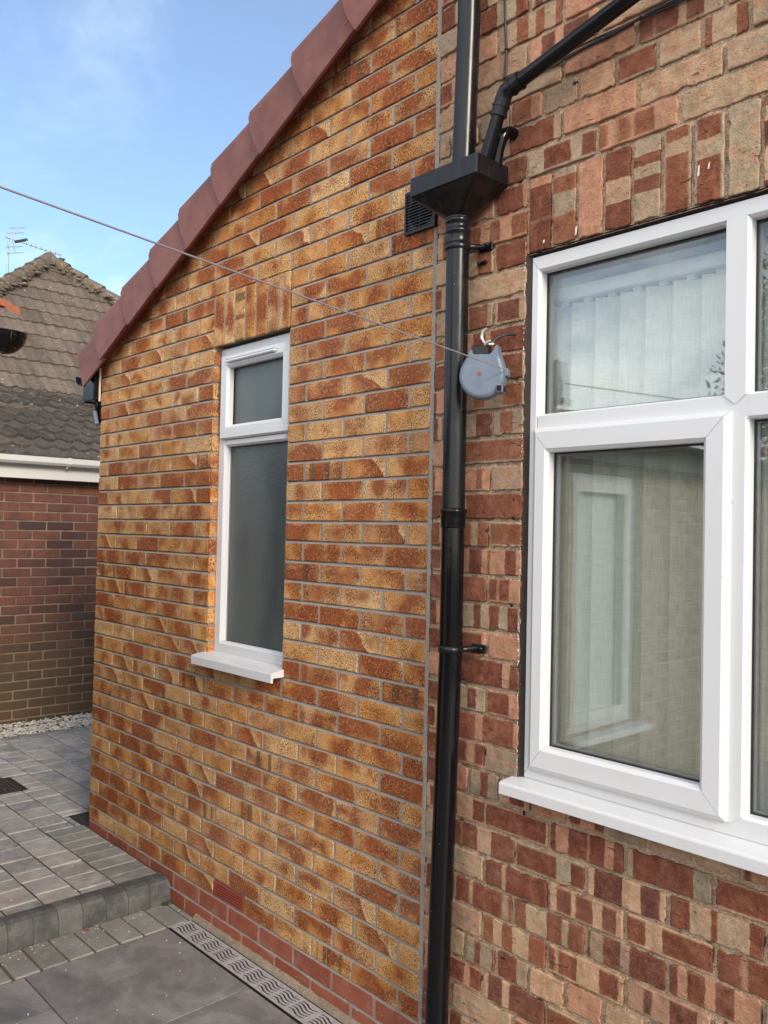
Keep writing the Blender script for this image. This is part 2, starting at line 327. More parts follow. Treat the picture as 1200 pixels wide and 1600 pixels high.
def mat_paver(name, cols, rough=.8, peb=.3, spots=.5, big=.25):
    m, t = newmat(name); P = coords(t); a, b, c, d = rnds(t)
    col = t.ramp(a, [(i/(len(cols)-1), k) for i, k in enumerate(cols)])
    W = t.m('MULTIPLY', b, 19.0)
    col = t.mix(t.m('MULTIPLY', t.step(t.noise(P, 12, 6, .7, '4D', W), .4, .68), .5), col, tuple(x*1.55 for x in cols[-1]))
    col = t.mix(t.m('MULTIPLY', t.step(t.noise(P, 2.5, 6, .7), .5, .75), big), col, (.06, .055, .05))
    col = t.mix(t.m('MULTIPLY', t.noise(P, 420, 2), peb), col, tuple(x*.45 for x in cols[0]))
    f = t.m('MULTIPLY', t.step(t.vor(P, 48), .13, .06), t.step(t.noise(P, 7, 4, .6), .52, .62)); col = t.mix(t.m('MULTIPLY', f, spots), col, (.55, .54, .50))
    finish(t, col, rough, t.m('ADD', t.noise(P, 190, 4, .7), t.m('MULTIPLY', t.noise(P, 30, 3), .8)), .5, .003, .35); return m
def mat_slab():
    m, t = newmat('porcelain_slab'); P = coords(t); a, b, c, d = rnds(t); W = t.m('MULTIPLY', b, 11.0)
    col = t.mix(t.step(t.noise(P, 4.5, 9, .72, '4D', W, .6), .33, .68), (.14, .137, .133), (.30, .29, .278))
    col = t.mix(t.m('MULTIPLY', t.step(t.noise(P, 1.4, 5, .6), .45, .7), .4), col, (.15, .125, .11))
    sc = t.m('MULTIPLY', t.step(t.noise(P, 55, 8, .85, dist=1.2), .60, .66), t.step(t.noise(P, 3.0, 3), .50, .60)); col = t.mix(t.m('MULTIPLY', sc, .55), col, (.36, .35, .34))
    f = t.step(t.vor(P, 21), .035, .018); col = t.mix(t.m('MULTIPLY', f, .5), col, (.5, .49, .46))
    rg = t.step(t.noise(P, 6, 6, .7), .3, .7, .42, .60)
    finish(t, col, rg, t.noise(P, 45, 6, .7), .18, .003, .5); return m
def mat_roof(name, c1, c2, lich, la=.5, moss=(.05, .05, .03)):
    m, t = newmat(name); P = coords(t); a, b, c, d = rnds(t)
    col = t.mix(a, c1, c2)
    col = t.mix(t.m('MULTIPLY', t.step(t.noise(P, 9, 6, .7), .4, .65), .5), col, c1)
    col = t.mix(t.m('MULTIPLY', t.step(t.noise(P, 26, 6, .75), .55, .64), la), col, lich)
    col = t.mix(t.m('MULTIPLY', t.step(t.noise(P, 7, 7, .7, '4D', 2.0), .52, .7), .5), col, moss)
    f = t.m('MULTIPLY', t.step(t.vor(P, 9), .14, .09), t.step(t.noise(P, 1.7, 3), .45, .6)); col = t.mix(t.m('MULTIPLY', f, .7), col, (.55, .53, .48))
    finish(t, col, .9, t.noise(P, 60, 5, .7), .5, .01, .15); return m

M = dict(
    ext=mat_ext_brick(), old=mat_old_brick(),
    extm=mat_mortar('grey_mortar', (.34, .31, .28), (.24, .215, .19), (.42, .38, .33), .35, .6),
    oldm=mat_mortar('sandy_pebble_mortar', (.48, .35, .235), (.21, .15, .10), (.72, .54, .37), .55, 1.0),
    plinth=mat_simple_brick('plinth_brick', [(.22, .058, .034), (.27, .075, .042), (.30, .095, .055)], 0, .7, (.62, .42, .36)),
    air=mat_plain('terracotta', (.27, .055, .036), .6, .15, 40, .3),
    pvc=mat_pvc('white_upvc'), blk=mat_black('glossy_black_plastic', .10, (.004, .004, .005), dust=.02, spec=.28), blk2=mat_black('satin_black_plastic', .22, (.007, .0075, .009), .08, .34),
    seal=mat_plain('brown_sealant', (.022, .014, .010), .8, .3, 60, .5, 120),
    gask=mat_plain('black_gasket', (.01, .01, .01), .5), spacer=mat_plain('spacer_bar', (.20, .20, .20), .4),
    glass=mat_glass('window_glass', (.965, .98, .975), k=1.8), glass2=mat_glass('inner_glass', (.965, .98, .975), k=1.8, wav=.03), frost=mat_frost(),
    verge=mat_plain('maroon_verge_plastic', (.180, .072, .056), .55, .20, 7, .25, 160, .3, .35, (.10, .06, .05)),
    rail=mat_plain('white_rail', (.7, .7, .68), .5), room=mat_plain('room_plaster', (.32, .31, .29), .9),
    reel=mat_plain('blue_grey_plastic', (.135, .170, .225), .42, .10, 25, .2, 90, .5, .25, (.13, .14, .15)), rust=mat_plain('rust', (.26, .08, .03), .8, .3, 300),
    steel=mat_plain('galvanised_steel', (.50, .51, .52), .38, .10, 30, .0, 150, .5, .12, (.22, .21, .19), .30),
    zinc=mat_plain('zinc_hook', (.55, .53, .46), .35, .1, 40, metal=.8), cord=mat_plain('washing_cord', (.24, .20, .23), .6),
    iron=mat_plain('black_iron', (.022, .022, .022), .5, .4, 50, .4, 150), hole=mat_plain('dark_void', (.004, .004, .004), .9),
    tegula=mat_paver('tumbled_setts', [(.22, .218, .21), (.33, .318, .297), (.42, .38, .34), (.26, .26, .255), (.46, .435, .395)]),
    block=mat_paver('grey_block', [(.22, .225, .205), (.27, .272, .25), (.31, .302, .275)], .85, .5, .7),
    kerb=mat_paver('charcoal_kerb', [(.048, .049, .049), (.100, .101, .098), (.068, .069, .068), (.155, .152, .142)], .75, .35, .35),
    slab=mat_slab(), grout=mat_plain('brown_grout', (.14, .10, .07), .9, .3, 80, .5),
    sandj=mat_plain('joint_sand', (.055, .047, .04), .95, .4, 90, .5), soil=mat_plain('ground_concrete', (.20, .19, .175), .9, .2, 3, .4, 60),
    haunch=mat_mortar('haunching_mortar', (.36, .28, .20), (.17, .13, .095), (.5, .42, .33), .5, 1.0),
    stone=mat_simple_brick('pale_chippings', [(.36, .31, .25), (.52, .47, .39), (.63, .60, .54)], 0, .8),
    nbrick=mat_simple_brick('dark_red_brick', [(.065, .034, .030), (.15, .055, .038), (.19, .075, .045), (.10, .050, .042)], .6), nmort=mat_plain('old_lime_mortar', (.24, .165, .115), .95, .3, 5, .4),
    tileU=mat_roof('weathered_brown_tile', (.105, .080, .060), (.185, .140, .105), (.33, .28, .22)), tileL=mat_roof('shaded_mossy_tile', (.060, .050, .042), (.125, .10, .082), (.27, .235, .19), .55),  # lower slope: same tile, its grazing-light darkness put into the colour
    hip=mat_roof('lichened_hip_tile', (.10, .08, .058), (.20, .155, .115), (.42, .36, .28), .8, (.10, .085, .04)),
    upv=mat_pvc('aged_white_upvc', (.66, .64, .60)), alu=mat_plain('aerial_aluminium', (.34, .35, .40), .4, .1, 30, metal=.6),
    obrick=mat_simple_brick('buff_brick', [(.25, .18, .12), (.30, .215, .14), (.34, .26, .18)], 0), omort=mat_plain('pale_mortar', (.38, .33, .27), .95),
    otile=mat_roof('orange_roof_tile', (.34, .10, .055), (.45, .16, .09), (.50, .30, .22), .3), opane=mat_plain('pale_obscure_pane', (.55, .60, .58), .25),
    leaf=mat_plain('tree_leaf', (.045, .075, .025), .6, .5, 8), bark=mat_plain('bark', (.09, .07, .05), .9, .3, 20, .6, 60),
    wood=mat_plain('weathered_timber', (.22, .17, .12), .85, .25, 12, .5, 60), cable=mat_black('black_cable', .4, (.015, .013, .012), .1),
    lime_w=mat_plain('lime', (.66, .62, .55), .9, .2, 90), extroof=mat_plain('maroon_roof_tile', (.17, .07, .06), .7, .2, 10, .3), lime=mat_plain('cream_board', (.62, .50, .38), .6))
def mat_blind():
    m, t = newmat('blind_fabric'); P = coords(t)
    wv = t.m('MULTIPLY', t.noise(t.scalev(P, 1, 1, .04), 500, 2), t.noise(t.scalev(P, .04, .04, 1), 500, 2))
    c = t.mix(t.step(wv, .15, .35), (.64, .63, .57), (.78, .77, .70))
    d = t.n('ShaderNodeBsdfDiffuse', Color=c); tl = t.n('ShaderNodeBsdfTranslucent', Color=c)
    mx = t.n('ShaderNodeMixShader', Fac=.25); t.put(mx.inputs[1], d.outputs[0]); t.put(mx.inputs[2], tl.outputs[0]); t.n('ShaderNodeOutputMaterial', Surface=mx.outputs[0]); return m
M['blind'] = mat_blind()

# ---------------------------------------------------------------- brick builder
def brick(mb, fr, u0, u1, v0, v1, jit=.001, face=.0, rnd=None, vert=False, pts=(5, 2), lim=None, back=.012, chip=.0, bev=.003, tilt=.0):
    """one brick: fr maps (u,v,d) to the world, d>0 is into the wall"""
    nu, nv = (pts if not vert else pts[::-1]); P = []
    rc = min(.004, (v1-v0)*.2)*(.5+random.random())
    for i in range(nu): P.append((u0+rc+(u1-u0-2*rc)*i/(nu-1), v0, 0, -1))
    for i in range(nv): P.append((u1, v0+rc+(v1-v0-2*rc)*i/(nv-1), 1, 0))
    for i in range(nu): P.append((u1-rc-(u1-u0-2*rc)*i/(nu-1), v1, 0, 1))
    for i in range(nv): P.append((u0, v1-rc-(v1-v0-2*rc)*i/(nv-1), -1, 0))
    Q = []
    for (a, b, nx, ny) in P:
        j = U(-jit, jit)-(chip*U(.5, 1) if chip and random.random() < .07 else 0)
        a += nx*j; b += ny*j
        if lim: b = min(b, lim(a)+.02)
        Q.append((a, b, nx, ny))
    n = len(Q); cu, cv = (u0+u1)/2, (v0+v1)/2; vs = []; uv = []
    tx, ty = U(-tilt, tilt), U(-tilt, tilt)
    for ring in range(3):
        for (a, b, nx, ny) in Q:
            ins = (0, 0, bev)[ring]; d = (back, face+bev*.8, face)[ring]+(tx*(a-cu)+ty*(b-cv))
            ex = a-(ins if a > cu else -ins); ey = b-(ins if b > cv else -ins)
            vs.append(fr(ex, ey, d))
            uv.append((ex-u0, ey-v0) if not vert else (ey-v0, ex-u0))
    fs = [(r*n+i, r*n+(i+1) % n, (r+1)*n+(i+1) % n, (r+1)*n+i) for r in range(2) for i in range(n)]+[tuple(range(2*n, 3*n))]
    mb.add(vs, fs, uv, rnd or (random.random(), random.random(), random.random(), 1))
def cut(u0, u1, holes):
    segs = [(u0, u1)]
    for a, b in holes:
        o = []
        for s, e in segs:
            if e <= a or s >= b: o.append((s, e)); continue
            if s < a: o.append((s, a))
            if e > b: o.append((b, e))
        segs = o
    return [(s, e) for s, e in segs if e-s > .02]
def row_bricks(x0, x1, perps, j):
    e = [x0]+[p for p in sorted(perps) if x0+.03 < p < x1-.03]+[x1]; n = len(e)
    return [(e[i]+(j/2 if i else 0), e[i+1]-(j/2 if i < n-2 else 0)) for i in range(n-1)]
front = lambda u, v, d: (u, d, v)

# ================================================================ EXTENSION (orange brick)
ZL, ZU = -.14, -.045      # lower patio and upper paving levels
ext = thing('house_extension', 'single storey orange speckled brick extension with sloping maroon verge and dark red plinth bricks', 'house', (0, 0, 0))
limit = lambda u: 2.385+.457*u
WX0, WX1, WZ0, WZ1 = 1.122, 1.672, .985, 2.322      # small window opening
m_ = .2228; be = MB(); bp = MB(); bs = MB(); mo = MB()
for k in range(-2, 48):
    z0 = k*.075; z1 = z0+.065
    perps = [.1075+m_*i for i in range(12)] if k % 2 == 0 else [.225+m_*i for i in range(12)]
    holes = []
    if z0+.03 > WZ0 and z1-.03 < WZ1: holes.append((WX0, WX1))
    if z0+.01 > WZ1 and z1 < 2.56: holes.append((WX0-.004, WX1+.004))
    if k == 0: holes.append((1.228, 1.455))
    if 33.2 < k < 35.9 and k < 36: pass
    if k == -1 and False: pass
    mb = bp if k < 0 else be
    for a, b in row_bricks(0, 2.434, perps, .010):
        for s, e in cut(a, b, [(h0-.0, h1+.0) for h0, h1 in holes]):
            if z0 > limit(e)+.02: continue
            brick(mb, front, s, e, z0, z1, .0006, U(-.0005, .0008), lim=limit, chip=.0015, bev=.0025, pts=(5, 2), tilt=.004)
        if limit(b) > z0+.02 and not any(h0-.02 < b+.005 < h1+.02 for h0, h1 in holes) and b < 2.43:
            zt = min(z1+.001, limit(b)+.02)
            mo.add([(b-.004, .0022, z0-.001), (b+.014, .0022, z0-.001), (b+.014, .0022, zt), (b-.004, .0022, zt)], [(0, 1, 2, 3)])
    xs = max(-.0, (z1-.02-2.385)/.457)
    for s, e in cut(xs, 2.434, [h for h in holes if z1+.005 < 2.56 or True]):
        if e-s < .03: continue
        n = max(1, int((e-s)/.05)); vs = []
        for i in range(n+1):
            x = s+(e-s)*i/n; dn = .0006*mn.noise(Vector((x*30, 0, z0*50)))
            vs += [(x, .0012+dn, z1-.0015), (x, .0085+dn, z1+.0112)]
        mo.add(vs, [(2*i, 2*i+2, 2*i+3, 2*i+1) for i in range(n)])
# soldier course over the window
sw = (WX1-WX0+.004)/7
for i in range(7):
    a = WX0-.004+sw*i
    brick(bs, front, a+.005, a+sw-.005, WZ1+.004, 2.547, .0007, U(-.0005, .001), vert=True, chip=.0015, bev=.0025)
    mo.add([(a-.006, .0022, WZ1+.003), (a+.006, .0022, WZ1+.003), (a+.006, .0022, 2.55), (a-.006, .0022, 2.55)], [(0, 1, 2, 3)])
be.build('brickwork', M['ext'], ext); bp.build('plinth', M['plinth'], ext); bs.build('soldier_course', M['ext'], ext)
# backing wall (mortar coloured) with the window opening, and the vertical joint to the old house
bk = MB()
def wallpiece(mb, x0, x1, z0, z1f, y0=.009, y1=.11):
    za, zb = (z1f(x0), z1f(x1)) if callable(z1f) else (z1f, z1f)
    vs = [(x0, y0, z0), (x1, y0, z0), (x1, y0, zb), (x0, y0, za), (x0, y1, z0), (x1, y1, z0), (x1, y1, zb), (x0, y1, za)]
    mb.add(vs, [(0, 1, 2, 3), (4, 7, 6, 5), (0, 4, 5, 1), (3, 2, 6, 7), (0, 3, 7, 4), (1, 5, 6, 2)])
lt = lambda x: limit(x)+.02
wallpiece(bk, .004, WX0-.004, -.4, lt); wallpiece(bk, WX1+.004, 2.447, -.4, lt); wallpiece(bk, WX0-.004, WX1+.004, -.4, WZ0-.012); wallpiece(bk, WX0-.004, WX1+.004, WZ1+.012, lt)
bk.v += mo.v and []; b0 = len(bk.v)
bk.add(mo.v, mo.f)
# mortar fillet at the joint
vs = []; n = 150
for i in range(n+1):
    z = -.2+3.9*i/n; q = lambda s: .0025*mn.noise(Vector((s, z*14, 3)))
    vs += [(2.4315+q(1), .0015+q(2)*.4, z), (2.4410+q(6), .0008+q(3)*.6, z), (2.4478+q(4)*1.3, .004+q(5), z)]
bk.add(vs, [(3*i+c, 3*i+c+1, 3*i+c+4, 3*i+c+3) for i in range(n) for c in range(2)], smooth=True)
bk.build('mortar', M['extm'], ext)
# reveals of the small window in brick returns
for sgn, x in ((1, WX0), (-1, WX1)):
    rv = MB()
    for k in range(13, 31):
        z0 = k*.075
        fr = (lambda X, S: (lambda u, v, d: (X-S*d, u, v)))(x, sgn)
        brick(rv, fr, .001, .102, max(z0, WZ0), min(z0+.065, WZ1), .0004, -.0008, bev=.002, back=.0035, pts=(3, 2))
    rv.build('window_reveal', M['ext'], ext)
# side wall facing left (not seen in the photograph)
sd = MB(); fr = lambda u, v, d: (d, u, v)
for k in range(-2, 30):
    perps = [.225*i+(.1125 if k % 2 else 0) for i in range(20)]
    for a, b in row_bricks(.004, 3.0, perps, .010): brick(sd, fr, a, b, k*.075, k*.075+.065, .0005, 0, bev=.002, pts=(2, 2))
sd.build('side_brickwork', M['ext'], ext)
sm = MB(); sm.box(.006, .1, .11, 3.0, -.4, 2.35); sm.build('side_mortar', M['extm'], ext)
# airbrick
ab = MB(); ab.box(1.234, 1.449, .004, .03, .001, .064)
for i in range(6): z = .004+i*.0105; ab.box(1.237, 1.446, -.002, .005, z, z+.0055, .0012)
ab.box(1.232, 1.237, -.001, .005, .001, .064); ab.box(1.446, 1.451, -.001, .005, .001, .064)
ab.build('airbrick', M['air'], ext, label='small dark red louvred airbrick low in the orange wall')
# roof: slab, undercloak, verge pieces
A = math.atan(.456); ca, sa = math.cos(A), math.sin(A)
rf = MB()
rf.prism([(-.10, 2.387+.457*-.10+.012), (2.44, 2.387+.457*2.44+.012), (2.44, 2.387+.457*2.44+.09), (-.10, 2.387-.0457+.09)], -.060, 3.2, 'y')
roof = rf.build('roof', M['extroof'], ext)
starts = [(-.049, 2.281), (.148, 2.4005), (.452, 2.5295), (.735, 2.653), (1.0045, 2.776), (1.272, 2.898), (1.553, 3.020), (1.829, 3.148), (2.115, 3.274)]
for i, (x, z) in enumerate(starts):
    L = .235 if i == 0 else .325
    if i == len(starts)-1: L = .30
    vm = MB(); L = min(L, (2.43-x)/ca-.02)
    def pt(s, n, y): return (x+ca*s-sa*n, y, z+sa*s+ca*n)
    H = .205; ns = 6; nn = 8; vs = []
    for a in range(ns+1):
        s = L*a/ns; f = a/ns
        lo = -.012+.030*f; hi = H+.003-.019*f; yf = -.084+.020*f
        for b in range(nn+1):
            t = b/nn; curve = .016*math.sin(math.pi*t)*(1-f) if i else .0
            ss = s-curve+(0 if i else (.0))
            rnd_ = .010*max(0, (t-.86)/.14)**2
            vs.append(pt(ss, lo+(hi-lo)*t, yf+rnd_))
    W = nn+1
    fs = [(a*W+b, (a+1)*W+b, (a+1)*W+b+1, a*W+b+1) for a in range(ns) for b in range(nn)]
    back = [(p[0], p[1]+.011, p[2]) for p in vs]; o = len(vs)
    ring = [b for b in range(nn+1)]+[a*W+nn for a in range(1, ns+1)]+[ns*W+b for b in range(nn-1, -1, -1)]+[a*W for a in range(ns-1, 0, -1)]
    vm.add(vs+back, fs+[tuple(o+q for q in f_) for f_ in fs]+[(ring[j], ring[(j+1) % len(ring)], o+ring[(j+1) % len(ring)], o+ring[j]) for j in range(len(ring))], smooth=False)
    # top flange over the roof
    T = [pt(-.0, H+.003, -.076), pt(L, H-.021, -.056), pt(L, H-.021, .10), pt(0, H+.003, .10), pt(0, H-.010, -.076), pt(L, H-.033, -.056), pt(L, H-.033, .10), pt(0, H-.010, .10)]
    vm.add(T, [(0, 1, 2, 3), (4, 5, 6, 7), (0, 1, 5, 4), (2, 3, 7, 6), (0, 3, 7, 4), (1, 2, 6, 5)])
    vm.add([pt(0, .0, -.079), pt(0, H, -.079), pt(0, H, .0), pt(0, .09, .0)], [(0, 1, 2, 3)]) if i == 0 else None
    vm.build('verge_tile', M['verge'], roof)
uc = MB(); uc.prism([(-.11, 2.387+.457*-.11-.004), (2.43, 2.387+.457*2.43-.004), (2.43, 2.387+.457*2.43+.008), (-.11, 2.387-.0503+.008)], -.068, -.002, 'y'); uc.build('undercloak', M['air'], roof)
# eaves box, gutter end and pipe stub at the far corner
fa = MB(); fa.box(-.118, -.006, -.040, 3.0, 2.205, 2.335, .003); fa.prism([(-.118, 2.335), (-.006, 2.335), (-.006, 2.375), (-.118, 2.328)], -.040, -.01, 'y'); fa.box(-.150, -.119, -.036, 3.0, 2.20, 2.33, .002)
fa.build('eaves_box', M['blk2'], ext)
cb = MB(); cb.box(-.0055, .0, -.013, -.003, 2.20, 2.377); cb.build('corner_strip', M['lime'], ext)
gu = MB(); gp = [(.055*math.cos(t), .055*math.sin(t)) for t in [math.pi+math.pi*i/10 for i in range(11)]]
prof = [(-.215+a, 2.36+b) for a, b in gp]+[(-.215+a*.93, 2.36+b*.93) for a, b in gp[::-1]]
gu.prism(prof, -.03, 3.0, 'y'); gu.build('gutter', M['blk'], ext)
dp = MB(); dp.tube([(-.085, .04, 2.23), (-.085, .045, 2.15), (-.075, .07, 2.09), (-.05, .20, 1.98), (-.045, .26, 1.9), (-.045, .26, 1.0), (-.045, .26, ZU)], .036, 14); dp.build('side_downpipe', M['blk'], ext)
ds = MB(); ds.tube([(-.072, -.0, 2.150), (-.012, -.012, 2.075)], .011, 10); ds.build('pipe_stub', M['reel'], ext)

# ---------------------------------------------------------------- generic window bar helpers
def bar(mb, axis, a, b, lo, hi, yf, yb, c0=.0, c1=.0, mit=(0, 0, 0, 0)):
    """frame member: runs along axis from a to b, cross size lo..hi, face at yf, back yb; c0/c1 chamfer on lo/hi side; mit = shortening of (a at lo, a at hi, b at lo, b at hi)"""
    cd_ = .010
    pf = [(lo, yb), (lo, yf+(cd_ if c0 else 0)), (lo+c0, yf), (hi-c1, yf), (hi, yf+(cd_ if c1 else 0)), (hi, yb)]
    if not c0: pf.pop(2)
    if not c1: pf.pop(-2)
    vs = []
    for e, (ml, mh) in enumerate(((mit[0], mit[1]), (-mit[2], -mit[3]))):
        base = a if e == 0 else b
        for p, y in pf:
            t = (p-lo)/(hi-lo); q = base+ml*(1-t)+mh*t
            vs.append((q, y, p) if axis == 'x' else (p, y, q))
    n = len(pf); fs = [(i, (i+1) % n, n+(i+1) % n, n+i) for i in range(n)]+[tuple(range(n)), tuple(range(n, 2*n))]
    mb.add(vs, fs)
def rect_frame(mb, x0, x1, z0, z1, w_, yf, yb, co=.0, ci=.008, ws=None):
    wl, wr, wb, wt = ws or (w_,)*4; e = .0008
    bar(mb, 'z', z0, z1, x0, x0+wl, yf, yb, co, ci, (0+e, wb+e, 0+e, wt+e)); bar(mb, 'z', z0, z1, x1-wr, x1, yf, yb, ci, co, (wb+e, 0+e, wt+e, 0+e))
    bar(mb, 'x', x0, x1, z0, z0+wb, yf, yb, co, ci, (e, wl+e, e, wr+e)); bar(mb, 'x', x0, x1, z1-wt, z1, yf, yb, ci, co, (wl+e, e, wr+e, e))
def pane(parent, x0, x1, z0, z1, y, mat, name='pane', e=.0):
    p = MB(); p.box(x0-e, x1+e, y, y+.004, z0-e, z1+e); return p.build(name, mat, parent, recalc=False)
def gasket(parent, x0, x1, z0, z1, y, w_=.004):
    gk = MB(); gk.box(x0, x0+w_, y-.003, y, z0, z1); gk.box(x1-w_, x1, y-.003, y, z0, z1); gk.box(x0+w_, x1-w_, y-.003, y, z0, z0+w_); gk.box(x0+w_, x1-w_, y-.003, y, z1-w_, z1)
    return gk.build('gasket', M['gask'], parent)
def spacer(parent, x0, x1, z0, z1, y, w_=.007):
    gk = MB(); y1 = y+.014
    gk.box(x0, x0+w_, y, y1, z0, z1); gk.box(x1-w_, x1, y, y1, z0, z1); gk.box(x0+w_, x1-w_, y, y1, z0, z0+w_); gk.box(x0+w_, x1-w_, y, y1, z1-w_, z1)
    return gk.build('spacer', M['spacer'], parent)

# small window of the extension
sf = MB(); YS = .036
rect_frame(sf, WX0+.004, WX1-.004, 1.008, 2.316, .04, YS, .10, 0, .012, (.052, .052, .048, .040))
bar(sf, 'x', WX0+.056, WX1-.056, 1.892, 1.925, YS, .10, .008, .008)
win = sf.build('narrow_window', M['pvc'], ext, label='tall narrow white window with dark frosted panes and a small top light')
ts = MB(); rect_frame(ts, WX0+.026, WX1-.022, 1.922, 2.285, .056, .020, .050, .006, .012, (.058, .058, .060, .056)); ts.build('sash', M['pvc'], win)
for (a, b, c_, d) in ((WX0+.080, WX1-.076, 1.98, 2.232), (WX0+.052, WX1-.052, 1.054, 1.896)):
    pane(win, a, b, c_, d, .058 if c_ > 1.5 else .066, M['frost'], e=.006); gasket(win, a, b, c_, d, .057 if c_ > 1.5 else .065, .004)
vn = MB(); vn.box(1.205, 1.560, .006, .020, 2.248, 2.262, .004); vn.prism([(.006, 2.262), (.020, 2.262), (.020, 2.268)], 1.205, 1.560, 'x'); vn.build('trickle_vent', M['pvc'], win)
sl_ = MB(); prof = [(.06, .975), (.06, 1.010), (-.030, 1.000), (-.058, .994), (-.060, .990), (-.060, .958), (-.050, .956), (-.048, .975)]
sl_.prism(prof, 1.098, 1.684, 'x'); sl_.build('sill', M['pvc'], win)

# ================================================================ OLD HOUSE
old = thing('old_house', 'older house wall of banded red, buff and grey bricks around a big white window', 'house', (2.45, 0, 0))
OX0, OX1, OZ0, OZ1 = 2.805, 4.93, .846, 2.345
bo = MB(); bso = MB(); XE = 5.6
def ornd(hdr=False, top=False):
    plain = random.random() < (.62 if hdr else (.52 if top else .20))
    return (random.random(), random.random(), random.random(), 0.0 if plain else 1.0)
for k in range(-17, 40):
    z0 = 1.1694+.0822*k+.0055; z1 = z0+.0712
    hdr = k in (-11, -5, 19, 27, -16)
    if hdr: perps = [2.6225+.1182*(i-3) for i in range(40)] if k != 19 else [2.8566+.1182*(i-4) for i in range(40)]
    else: perps = [(2.686 if k % 2 == 0 else 2.802)+.2345*(i-2)+U(-.004, .004) for i in range(18)]
    holes = []
    if z1-.02 > OZ0 and z0+.02 < OZ1: holes.append((OX0, OX1))
    if z0+.03 > OZ1 and z1-.02 < 2.567: holes.append((OX0-.001, OX1+.001))
    perps = [p for p in perps if not any(abs(p-h) < .03 for hh in holes for h in hh)]
    for a, b in row_bricks(2.4490, XE, perps, .0125):
        for s, e in cut(a, b, holes):
            near = s < 3.7
            dz = U(-.0015, .0015)
            brick(bo, front, s, e, z0+dz+U(-.001, .001), z1+dz+U(-.0015, .0015), .0017, U(-.0025, .0025), rnd=ornd(hdr, k > 15), chip=.006, bev=.0022, pts=(13, 6) if near else (3, 2), back=.02, tilt=.012)
i = 0; x = 2.8105
while x < OX1-.05:
    brick(bso, front, x+.004, x+.0775, 2.352+U(-.002, .002), 2.5615, .0018, U(-.002, .0015), rnd=ornd(), vert=True, chip=.005, bev=.0022, pts=(13, 6) if x < 3.7 else (3, 2), back=.02, tilt=.01); x += .0835; i += 1
bo.build('brickwork', M['old'], old); bso.build('soldier_course', M['old'], old)
# rough pebbly mortar as a displaced sheet
om = MB()
def sheet(x0, x1, z0, z1, st, d0=.0075):
    nx = max(1, int((x1-x0)/st)); nz = max(1, int((z1-z0)/st)); vs = []
    for j in range(nz+1):
        for i in range(nx+1):
            x = x0+(x1-x0)*i/nx; z = z0+(z1-z0)*j/nz; p = Vector((x, 0, z))
            d = d0+.0026*mn.noise(p*75)+.0030*mn.noise(p*21)+.0015*mn.noise(p*160)
            if mn.noise(p*33+Vector((9, 0, 0))) > .42: d += .007
            vs.append((x, d, z))
    om.add(vs, [(j*(nx+1)+i, j*(nx+1)+i+1, (j+1)*(nx+1)+i+1, (j+1)*(nx+1)+i) for j in range(nz) for i in range(nx)], smooth=True)
sheet(2.4500, OX0+.002, -.25, OZ1, .008); sheet(OX0+.002, 3.62, -.25, OZ0, .008); sheet(2.4500, 3.62, OZ1, 3.35, .008)
sheet(3.62, XE, -.25, OZ0, .03, .006); sheet(3.62, XE, OZ1, 3.35, .03, .006); sheet(2.45, XE, 3.35, 4.3, .03, .006); sheet(OX1, XE, OZ0, OZ1, .03, .006)
om.build('mortar', M['oldm'], old, recalc=False)
bw = MB()
for a in ((2.447, OX0, -.4, 4.3), (OX1, XE, -.4, 4.3), (OX0, OX1, -.4, OZ0-.002), (OX0, OX1, OZ1+.002, 4.3)): bw.box(a[0], a[1], .014, .26, a[2], a[3])
bw.build('inner_wall', M['room'], old)
# exposed cut brick edge facing the window, and sealant joint
se = MB(); n = 180; vs = []
for i in range(n+1):
    z = OZ0+(OZ1-OZ0)*i/n; q = .0016*mn.noise(Vector((z*40, 1, 0)))
    vs += [(OX0-.0008, .003, z), (OX0+.0025+q, .007, z), (OX0+.0095+q*1.5, .012+q, z), (OX0+.018, .0165, z)]
se.add(vs, [(4*i+c, 4*i+c+1, 4*i+c+5, 4*i+c+4) for i in range(n) for c in range(3)], smooth=True)
vs = []
for i in range(n+1):
    x = OX0+(OX1-OX0)*i/n; q = .002*mn.noise(Vector((x*30, 2, 0)))
    vs += [(x, .003, OZ1+.004), (x, .013, OZ1-.001+q), (x, .030, OZ1-.008+q)]
se.add(vs, [(3*i+c, 3*i+c+1, 3*i+c+4, 3*i+c+3) for i in range(n) for c in range(2)], smooth=True)
se.build('sealant', M['seal'], old)
q = MB()
for i in range(420):
    z = U(OZ0+.03, OZ1-.02)
    if mn.noise(Vector((0, 0, z*4))) < -.15: continue
    q.ball((OX0-.003+U(-.003, .002), .0015+U(-.001, .002), z), U(.0006, .0021), 6, 4, (.8, .5, 1.6))
q.build('lime_flecks', M['lime_w'], old, recalc=False, kind='stuff')
q = MB()
for x, z, h in ((2.868, 2.365, .010), (2.975, 2.362, .024), (3.326, 2.420, .028), (3.352, 2.43, .016)):
    q.add([(x-.0022, -.0035, z), (x+.002, -.0035, z+.002), (x+.0035, -.0035, z+h), (x+.0005, -.0035, z+h*.9), (x-.0022, .0, z), (x+.002, .0, z+.002), (x+.0035, .0, z+h), (x+.0005, .0, z+h*.9)], [(0, 1, 2, 3), (0, 1, 5, 4), (1, 2, 6, 5), (2, 3, 7, 6), (0, 3, 7, 4)])
q.build('paint_drips', M['lime_w'], old, kind='stuff')
q = MB()
for x, z in ((2.775, 1.638), (2.777, 1.588), (2.772, 1.335), (2.967, 2.79), (2.83, .755), (2.765, .325)):
    for j in range(5): q.ball((x+U(-.005, .005), .001+U(-.002, .002), z+U(-.004, .004)), U(.002, .0045), 7, 4, (1, .5, 1))
